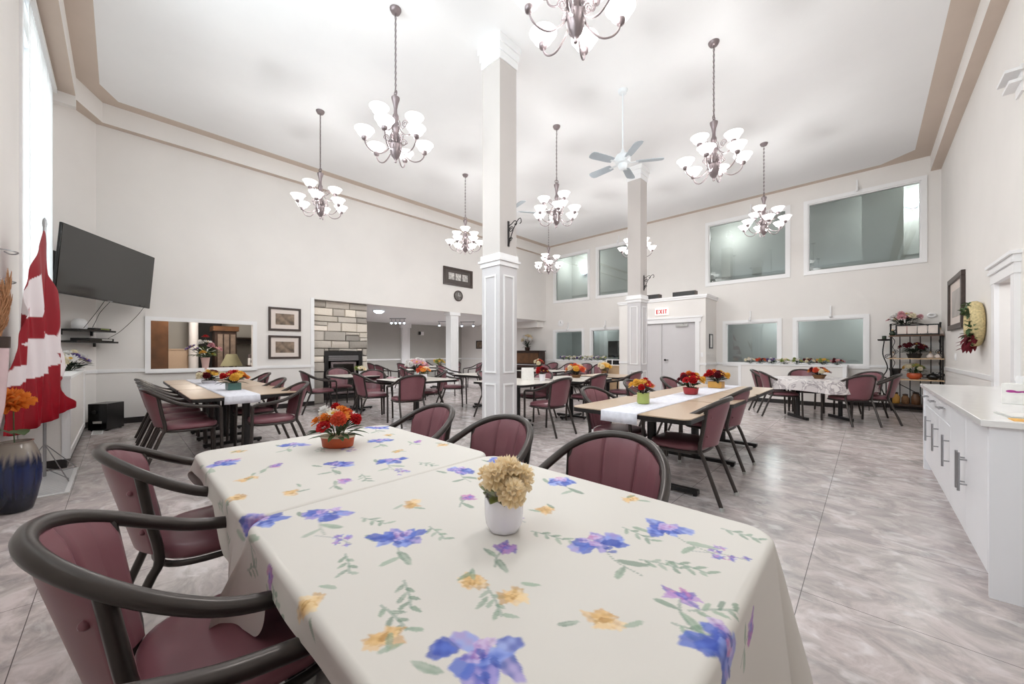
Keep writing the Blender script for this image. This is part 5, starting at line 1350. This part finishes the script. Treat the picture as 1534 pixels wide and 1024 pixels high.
for i in range(5):
    a, b = ys[i]+.003, ys[i+1]-.003
    if i == 0:
        d_ = MB().box(0, .019, a, b, .11, .865).build('door', M['cab'], ct, bevel=.003); hbar(0, b-.035, .5, .24, True, d_)
    elif i == 1:
        d_ = MB().box(0, .019, a, b, .11, .865).build('door', M['cab'], ct, bevel=.003); hbar(0, a+.035, .5, .24, True, d_)
    else:
        d_ = MB().box(0, .019, a, b, .70, .865).build('drawer', M['cab'], ct, bevel=.003); hbar(0, (a+b)/2, .80, .16, False, d_)
        d_ = MB().box(0, .019, a, b, .11, .694).build('door', M['cab'], ct, bevel=.003); hbar(0, a+.05, .5, .24, True, d_)
MB().box(-.01, .05, 2.88, 2.96, 0, .87).build('filler_panel', M['cab'], ct)
tag(MB().box(.42, RX-.002, 3.03, 6.03, .871, .905).build('worktop', M['quartz'], bevel=.003), 'white quartz worktop on the right wall cabinets', 'worktop')
t = thing('tissue_box', 'white tissue box with purple orchid print on the right counter', 'tissue box', (.74, 4.12, .905), -.25)
MB().box(-.075, .075, -.06, .06, 0, .135).build('carton', M['paper'], t, bevel=.003)
mb = MB()
for (x, z, a_, b_) in ((-.035, .085, .022, .009), (-.012, .082, .02, .006), (.02, .085, .026, .006), (.035, .11, .018, .010), (.028, .122, .008, .012), (.045, .105, .016, .007)):
    mb.add([(x+a_*math.cos(2*PI*k/12), -.0612, z+b_*math.sin(2*PI*k/12)) for k in range(12)], [tuple(range(12))], 0, False)
mb.build('orchid_print', mat('orchid_magenta', (168, 58, 138), .6, noise=.25, scale=60), t)
mb = MB(); rows = []
for k in range(24):
    a = 2*PI*k/24; f = 1+.25*math.sin(a*5); rows.append([(.02*math.cos(a), .012*math.sin(a), .13), (.022*f*math.cos(a), .014*f*math.sin(a), .16), (.016*f*math.cos(a), .010*f*math.sin(a), .185), (.001, 0, .178)])
mb.grid(rows, wrap=True); mb.build('tissue', M['white'], t)
t = thing('glass_dish', 'clear glass dish stacked at the right edge of the counter', 'dish', (.86, 3.72, .905))
MB().lathe([(.06, 0), (.07, .012), (.13, .045), (.135, .05), (.125, .048), (.06, .016), (.001, .014)], 28).build('bowl', M['clearglass'], t)
t = thing('napkin_holder', 'grey napkin holder behind the glass dish on the counter', 'holder', (.98, 4.3, .905), .4)
MB().box(-.07, .07, -.05, .05, 0, .012).build('base', M['pewter'], t); MB().box(-.07, .07, -.05, -.044, .012, .12).build('side', M['pewter'], t); MB().box(-.07, .07, .044, .05, .012, .12).build('side', M['pewter'], t); MB().box(-.06, .06, -.035, .035, .012, .11).build('napkins', M['plast'], t)
t = thing('stapler', 'small black stapler on the counter at the right edge', 'stapler', (.80, 3.50, .905), .2)
MB().box(-.02, .02, -.06, .06, 0, .012).build('base', M['black'], t, bevel=.003); MB().box(-.015, .015, -.06, .05, .012, .035).build('arm', M['black'], t, bevel=.004)
t = MB().box(-.15, .15, -.11, .11, 0, .006).build('clipboard', M['plast'], loc=(.68, 3.33, .905), rot=(0, 0, .1)); tag(t, 'grey clipboard of papers lying on the counter near its end', 'clipboard')
MB().box(-.14, .13, -.10, .10, .006, .009).build('paper_sheet', M['paper'], t)
t = MB().box(-.13, .13, -.05, .05, 0, .004).build('envelope', M['envelope'], loc=(.66, 3.13, .905), rot=(0, 0, .0)); tag(t, 'yellow envelope at the near end of the counter', 'envelope')

# right wall: picture, wreath, switch, doorway
t = thing('framed_mirror', 'dark framed picture hanging on the right wall left of the wreath', 'picture', (RX, 9.92, 2.10))
mb = MB(); frame_x(mb, -.70, .70, -.46, .46, .09, -.05, 0); mb.build('frame', M['frame'], t, bevel=.006)
MB().box(-.02, 0, -.61, .61, -.37, .37).build('mount', M['mat'], t); MB().box(-.024, -.02, -.4, .4, -.24, .22).build('print', mat('pale_print', (176, 170, 164), .4, noise=.15, scale=4), t)
t = thing('wreath', 'straw and ivy wreath hanging on the right wall beside the doorway', 'wreath', (RX-.07, 8.05, 1.63))
ring = [(0, .25*math.cos(2*PI*k/40), .25*math.sin(2*PI*k/40)) for k in range(40)]
mb = MB(); mb.tube(ring, .066, 10, closed=True); mb.build('straw_ring', M['straw'], t)
mb = MB(); rg = random.Random(21)
for k in range(90):
    a = rg.uniform(.9, 4.4); r_ = rg.uniform(.18, .33)
    add_leaf(mb, (rg.uniform(-.09, .0), r_*math.cos(a), .95*r_*math.sin(a)), (rg.uniform(-1, .0), rg.uniform(-1, 1), rg.uniform(-1, 1)), .08, .02, .2)
mb.build('ivy', M['leaf'], t)
mb = MB()
for k in range(50):
    a = rg.uniform(3.7, 5.3); r_ = rg.uniform(.22, .36); add_leaf(mb, (rg.uniform(-.1, .0), r_*math.cos(a), .9*r_*math.sin(a)), (rg.uniform(-1, .2), rg.uniform(-1, 1), rg.uniform(-1.4, .2)), .10, .02, .3)
mb.build('wine_leaves', M['f_wine'], t)
mb = MB().box(RX-.012, RX-.001, 10.08, 10.17, 1.10, 1.23); mb.box(RX-.018, RX-.012, 10.11, 10.135, 1.14, 1.19); tag(mb.build('light_switch', M['white']), 'white light switch plate on the right wall under the framed picture', 'switch')
mb = MB(); mb.box(RX-.04, RX, 7.15, 7.29, 0, 2.06); mb.box(RX-.04, RX, 6.31, 6.45, 0, 2.06); mb.box(RX-.045, RX, 6.29, 7.31, 2.06, 2.17); mb.box(RX-.065, RX, 6.27, 7.33, 2.17, 2.205); mb.box(RX-.055, RX, 6.28, 7.32, 2.205, 2.25); mb.box(RX-.08, RX, 6.25, 7.35, 2.25, 2.285)
struct(mb.build('trim_%d' % n, M['white'])); n += 1
struct(MB().box(RX+.15, 4.05, 8.6, 8.75, 0, 2.7).build('wall_kitchen', M['colw']))
struct(MB().box(4.05, 4.2, -1.6, 8.75, 0, 2.7).build('wall_kitchen_side', M['colw']))
struct(MB().box(RX+.15, 4.2, 4.4, 8.75, 2.7, 2.8).build('ceiling_kitchen', M['ceil']))
struct(MB().box(RX+.15, 4.05, 4.4, 4.5, 0, 2.7).build('wall_kitchen_near', M['colw']))
dk = struct(MB().box(RX+.16, RX+.96, 7.16, 7.20, .01, 2.05).build('door_3', M['colw']))
MB().box(RX+.2, RX+.42, 7.10, 7.16, 1.95, 2.01).build('door_closer', M['pewter'], dk)
t = thing('wall_sconce', 'white crown shaped light at the top right edge', 'sconce', (RX, 6.28, 3.90))
MB().box(-.02, 0, -.10, .10, -.05, .22).build('plate', M['white'], t)
mb = MB(); mb.box(-.13, -.02, -.16, .16, .14, .17); mb.box(-.10, -.02, -.13, .13, .04, .07); mb.build('crown', M['white'], t)

# ------------------------------------------------------------------ baker's rack
rk = thing('bakers_rack', 'black iron rack with scrolls and shelves in the right back corner', 'rack', (.735, 11.50, 0))
for x in (-.36, .36):
    for y in (-.17, .17):
        mb = MB().tube([(x, y, 0), (x, y, 1.84 if y > 0 else 1.55)], .014, 8); mb.ball((x, y, 1.85 if y > 0 else 1.56), .02, 8); mb.build('post', M['iron'], rk)
for z in (1.60, 1.12, .68): MB().box(-.40, .38, -.19, .19, z-.02, z).build('shelf_board', M['lightwood'] if z < 1.5 else M['brownwood'], rk)
MB().box(-.40, .38, -.21, .19, .12, .16).build('shelf_board', M['darkwood'], rk)
for x in (-.22, -.07, .08, .23): MB().tube([(x, .17, .16), (x, .17, 1.68)], .008, 6).build('back_rod', M['iron'], rk)
mb = MB(); mb.tube(catmull([(-.36, .17, 1.66), (-.2, .17, 1.80), (0, .17, 1.86), (.2, .17, 1.80), (.36, .17, 1.66)], 5), .010, 6); mb.tube([(-.36, .17, 1.66), (.36, .17, 1.66)], .008, 6); mb.build('top_arch', M['iron'], rk)
for s in (-1, 1):
    for zc in (1.35, .9):
        mb = MB(); mb.tube(catmull([(s*.34, -.17, zc-.2), (s*.30, -.17, zc-.1), (s*.34, -.17, zc), (s*.31, -.17, zc+.12), (s*.34, -.17, zc+.2)], 5), .006, 5)
        mb.tube([(s*.30+x*.9, -.17, zc-.1+z) for x, y, z in scroll(20, .05)], .005, 5); mb.build('scroll', M['iron'], rk)
mb = MB(); mb.tube([(-.36, -.17, .66), (.30, -.17, .2)], .008, 6); mb.build('brace', M['iron'], rk)
def rack(dx, dy, z): return (.735+dx, 11.50+dy, z)
flowers('flower_basket', 'pink basket of pale flowers on top of the iron rack', rack(-.12, .0, 1.60+.21) if False else rack(-.15, -.02, 1.601), pot_lathe([(.10, 0), (.14, .10), (.15, .2), (.13, .2), (.001, .1)], 'pinkpot'), ['white', 'pink', 'cream', 'pink'], .46, .24, 18, 'leafd', 2.0, rs=90, leaves=30, rim=.12)
t = thing('photo_strip', 'dark long frame with pale photos along the top of the iron rack', 'picture', rack(.0, -.16, 1.601))
mb = MB(); frame_y(mb, -.30, .32, 0, .22, .025, -.012, .012); mb.build('frame', M['black'], t)
for i in range(4): MB().box(-.27+i*.145, -.14+i*.145, -.008, .004, .03, .19).build('photo', M['mat'], t)
flowers('potted_plant', 'dark leafy plant with wine flowers on the second shelf of the iron rack', rack(-.02, -.02, 1.121), pot_lathe([(.09, 0), (.12, .1), (.1, .1), (.001, .06)], 'black'), ['wine', 'wine', 'f'] if False else ['wine'], .30, .22, 12, 'leafd', 1.6, rs=91, leaves=60, rim=.12, cat='plant')
flowers('flower_pot', 'terracotta pot with yellow flowers on the third shelf of the iron rack', rack(-.02, -.04, .681), pot_lathe([(.06, 0), (.11, .05), (.115, .10), (.10, .13), (.085, .13), (.001, .08)], 'terra'), ['yellow', 'cream', 'green'], .29, .16, 12, 'leaf', 1.6, rs=92, leaves=26, rim=.09)
t = thing('plant_pot', 'empty black pot at the left of the third rack shelf', 'pot', rack(-.30, -.08, .681)); MB().lathe([(.06, 0), (.09, .2), (.095, .2), (.085, .2), (.055, .03), (.001, .03)], 20).build('pot_body', M['black'], t); MB().lathe([(.088, .19), (.10, .19), (.10, .22), (.088, .22)], 20).build('rim', M['black'], t)
t = thing('teapot', 'black teapot at the right of the third rack shelf', 'teapot', rack(.24, -.06, .681))
MB().lathe([(.05, 0), (.09, .04), (.095, .08), (.06, .12), (.02, .13), (.015, .15), (.001, .16)], 18).build('body', M['blackgloss'], t)
MB().tube(catmull([(.085, 0, .06), (.13, 0, .08), (.15, 0, .13)], 4), [.018]*9, 8).build('spout', M['blackgloss'], t); MB().tube(catmull([(-.08, 0, .10), (-.14, 0, .10), (-.14, 0, .05), (-.085, 0, .04)], 4), .008, 6).build('handle', M['blackgloss'], t)
JN = [('leftmost', M['goldpot'], .07, .20), ('second', M['basket'], .06, .17), ('middle tallest', M['brownwood'], .07, .22), ('fourth', M['darkwood'], .06, .20), ('rightmost small', M['wglaze'], .05, .13)]
for i, (w, m_, r_, h_) in enumerate(JN):
    t = thing('jar', w+' jar on the bottom shelf of the iron rack', 'jar', rack(-.30+i*.15, -.06, .16), 0, 'jars on the rack')
    MB().lathe([(r_*.85, 0), (r_, .02), (r_, h_*.7), (r_*.7, h_*.9), (r_*.6, h_)], 16).build('body', m_, t); MB().lathe([(r_*.65, h_), (r_*.7, h_+.01), (r_*.7, h_+.03), (r_*.2, h_+.04)], 16).build('lid', M['darkwood'], t)
for i, (dx, z) in enumerate(((-.33, 1.121), (.20, 1.121), (.31, 1.121), (-.34, 1.601), (.33, 1.601))):
    t = thing('ornament', ['small cream ornament at the left of the second rack shelf', 'small cream bowl right of the dark plant on the rack', 'pale ornament at the right end of the second rack shelf', 'small dark ornament at the left of the top rack shelf', 'pale bird ornament at the right of the top rack shelf'][i], 'ornament', rack(dx, -.08, z))
    MB().lathe([(.03, 0), (.05, .02), (.055, .05), (.03, .08), (.02, .10), (.001, .12)], 14).build('body', M['mat'] if i != 3 else M['leafd'], t)
    MB().ball((0, 0, .12), .02, 8).build('knob', M['lightwood'], t)
# tall scrolled candle stand left of the rack
t = thing('candle_stand', 'tall black scrolled candle stand left of the iron rack', 'candle stand', (.27, 11.50, 0))
mb = MB()
for k in range(3):
    a = 2*PI*k/3+.4; mb.tube(catmull([(0, 0, .35), (.08*math.cos(a), .08*math.sin(a), .2), (.16*math.cos(a), .16*math.sin(a), .008)], 5), .008, 6)
mb.build('tripod', M['iron'], t)
mb = MB(); mb.tube(catmull([(0, 0, .3), (-.06, 0, .6), (.05, 0, .9), (-.02, 0, 1.2), (0, 0, 1.5)], 6), .010, 6); mb.tube([(x-.08, y, z+.75) for x, y, z in scroll(22, .07)], .007, 5); mb.tube([(x+.06, y, z+1.15) for x, y, z in scroll(22, .06)], .007, 5); mb.build('scroll_stem', M['iron'], t)
MB().lathe([(.02, 1.49), (.10, 1.50), (.11, 1.53), (.10, 1.52), (.001, 1.51)], 16).build('dish', M['iron'], t); MB().lathe([(.035, 1.515), (.035, 1.60), (.001, 1.605)], 12).build('candle', M['leafd'], t)
t = thing('plant_stand', 'small black wire stand between the round table and the iron rack', 'stand', (.16, 11.14, 0))
mb = MB()
for x in (-.13, .13):
    for y in (-.13, .13): mb.tube([(x, y, 0), (x, y, .72)], .007, 6)
mb.build('wire_leg', M['iron'], t)
mb = MB()
for z in (.715, .12): mb.tube([(-.13, -.13, z), (.13, -.13, z), (.13, .13, z), (-.13, .13, z)], .007, 6, closed=True)
mb.box(-.13, .13, -.13, .13, .715, .722); mb.build('wire_shelf', M['iron'], t)
mb = MB(); mb.tube(ring and [(.05*math.cos(2*PI*k/20), 0, .035*math.sin(2*PI*k/20)) for k in range(20)], .022, 8, closed=True)
tag(mb.build('shell_ornament', M['white'], loc=(.99, BY-.031, 2.03)), 'small white ornament on the back wall above the iron rack', 'ornament')
# smoke detector on the right of the left wall soffit
# ------------------------------------------------------------------ lights
def point(name, loc, e, r=.15, col=(1, 1, 1)):
    l = bpy.data.lights.new(name, 'POINT'); l.energy = e; l.shadow_soft_size = r; l.color = col
    o = bpy.data.objects.new(name, l); COL.objects.link(o); o.location = loc; return o
for i, (x, y, w) in enumerate(CH): point('chandelier_light', (x, y, H-1.72), 32 if i == 0 else 77, .13)
def area(name, loc, rot, sx, sy, e, col=(1, 1, 1)):
    l = bpy.data.lights.new(name, 'AREA'); l.shape = 'RECTANGLE'; l.size = sx; l.size_y = sy; l.energy = e; l.color = col
    o = bpy.data.objects.new(name, l); COL.objects.link(o); o.location = loc; o.rotation_euler = rot; return o
# daylight lamps behind the front windows; the two high ones are unseen, added light
for (a, b, z0, z1) in WIN_F: area('window_daylight', ((a+b)/2, FY-.125, (z0+z1)/2), (PI/2, 0, 0), b-a-.1, z1-z0-.2, 95 if z0 < 1 else 95, (.92, .96, 1))
for x, y, e_ in ((-10.6, 5.35, 60), (-12.6, 7.1, 60), (-12.4, 9.1, 45), (-11.9, 9.85, 45)):
    l = bpy.data.lights.new('lounge_light', 'SPOT'); l.energy = e_ * 2; l.spot_size = math.radians(165); l.spot_blend = 1; l.shadow_soft_size = .06; l.color = (.95, .98, 1)
    o = bpy.data.objects.new('lounge_light', l); COL.objects.link(o); o.location = (x, y, 2.27)
point('lounge_light', (-10.9, 1.2, 2.3), 46, .15, (1, .9, .8))  # fill lamp with no fixture, added to brighten the lounge beyond the pass-through
for x, e_ in ((-8.9, 30), (-3.2, 22), (.85, 36)): point('corridor_light', (x, 13.4, 5.0), e_, .12, (1, .98, .95))
for x, e_ in ((-8.0, 16), (-2.0, 18), (0.2, 16)): point('corridor_light', (x, 13.3, 2.25), e_, .12, (.95, 1, 1))
point('kitchen_light', (2.4, 6.6, 2.4), 40, .2)
W = bpy.data.worlds.new('sky'); SC.world = W; W.use_nodes = True
bg = W.node_tree.nodes['Background']; bg.inputs['Color'].default_value = (.75, .85, 1, 1); bg.inputs['Strength'].default_value = 1.0

# ------------------------------------------------------------------ camera
cam = bpy.data.cameras.new('camera'); co = bpy.data.objects.new('camera', cam); COL.objects.link(co)
cam.sensor_width = 36; cam.lens = 559/1534*36; cam.shift_y = 15/1534; cam.clip_start = .02; cam.clip_end = 100
co.location = (0, 0, 1.25); co.rotation_euler = (PI/2, 0, th0)
SC.camera = co
SC.view_settings.view_transform = 'Standard'; SC.view_settings.look = 'None'; SC.view_settings.gamma = 1; SC.view_settings.use_curve_mapping = False
SC.view_settings.exposure = .53
SC.cycles.use_denoising = True
try: SC.cycles.denoiser = 'OPENIMAGEDENOISE'
except Exception: pass
SC.cycles.max_bounces = 8; SC.cycles.diffuse_bounces = 5; SC.cycles.glossy_bounces = 4; SC.cycles.transparent_max_bounces = 12
SC.cycles.sample_clamp_indirect = 6; SC.cycles.caustics_reflective = False; SC.cycles.caustics_refractive = False
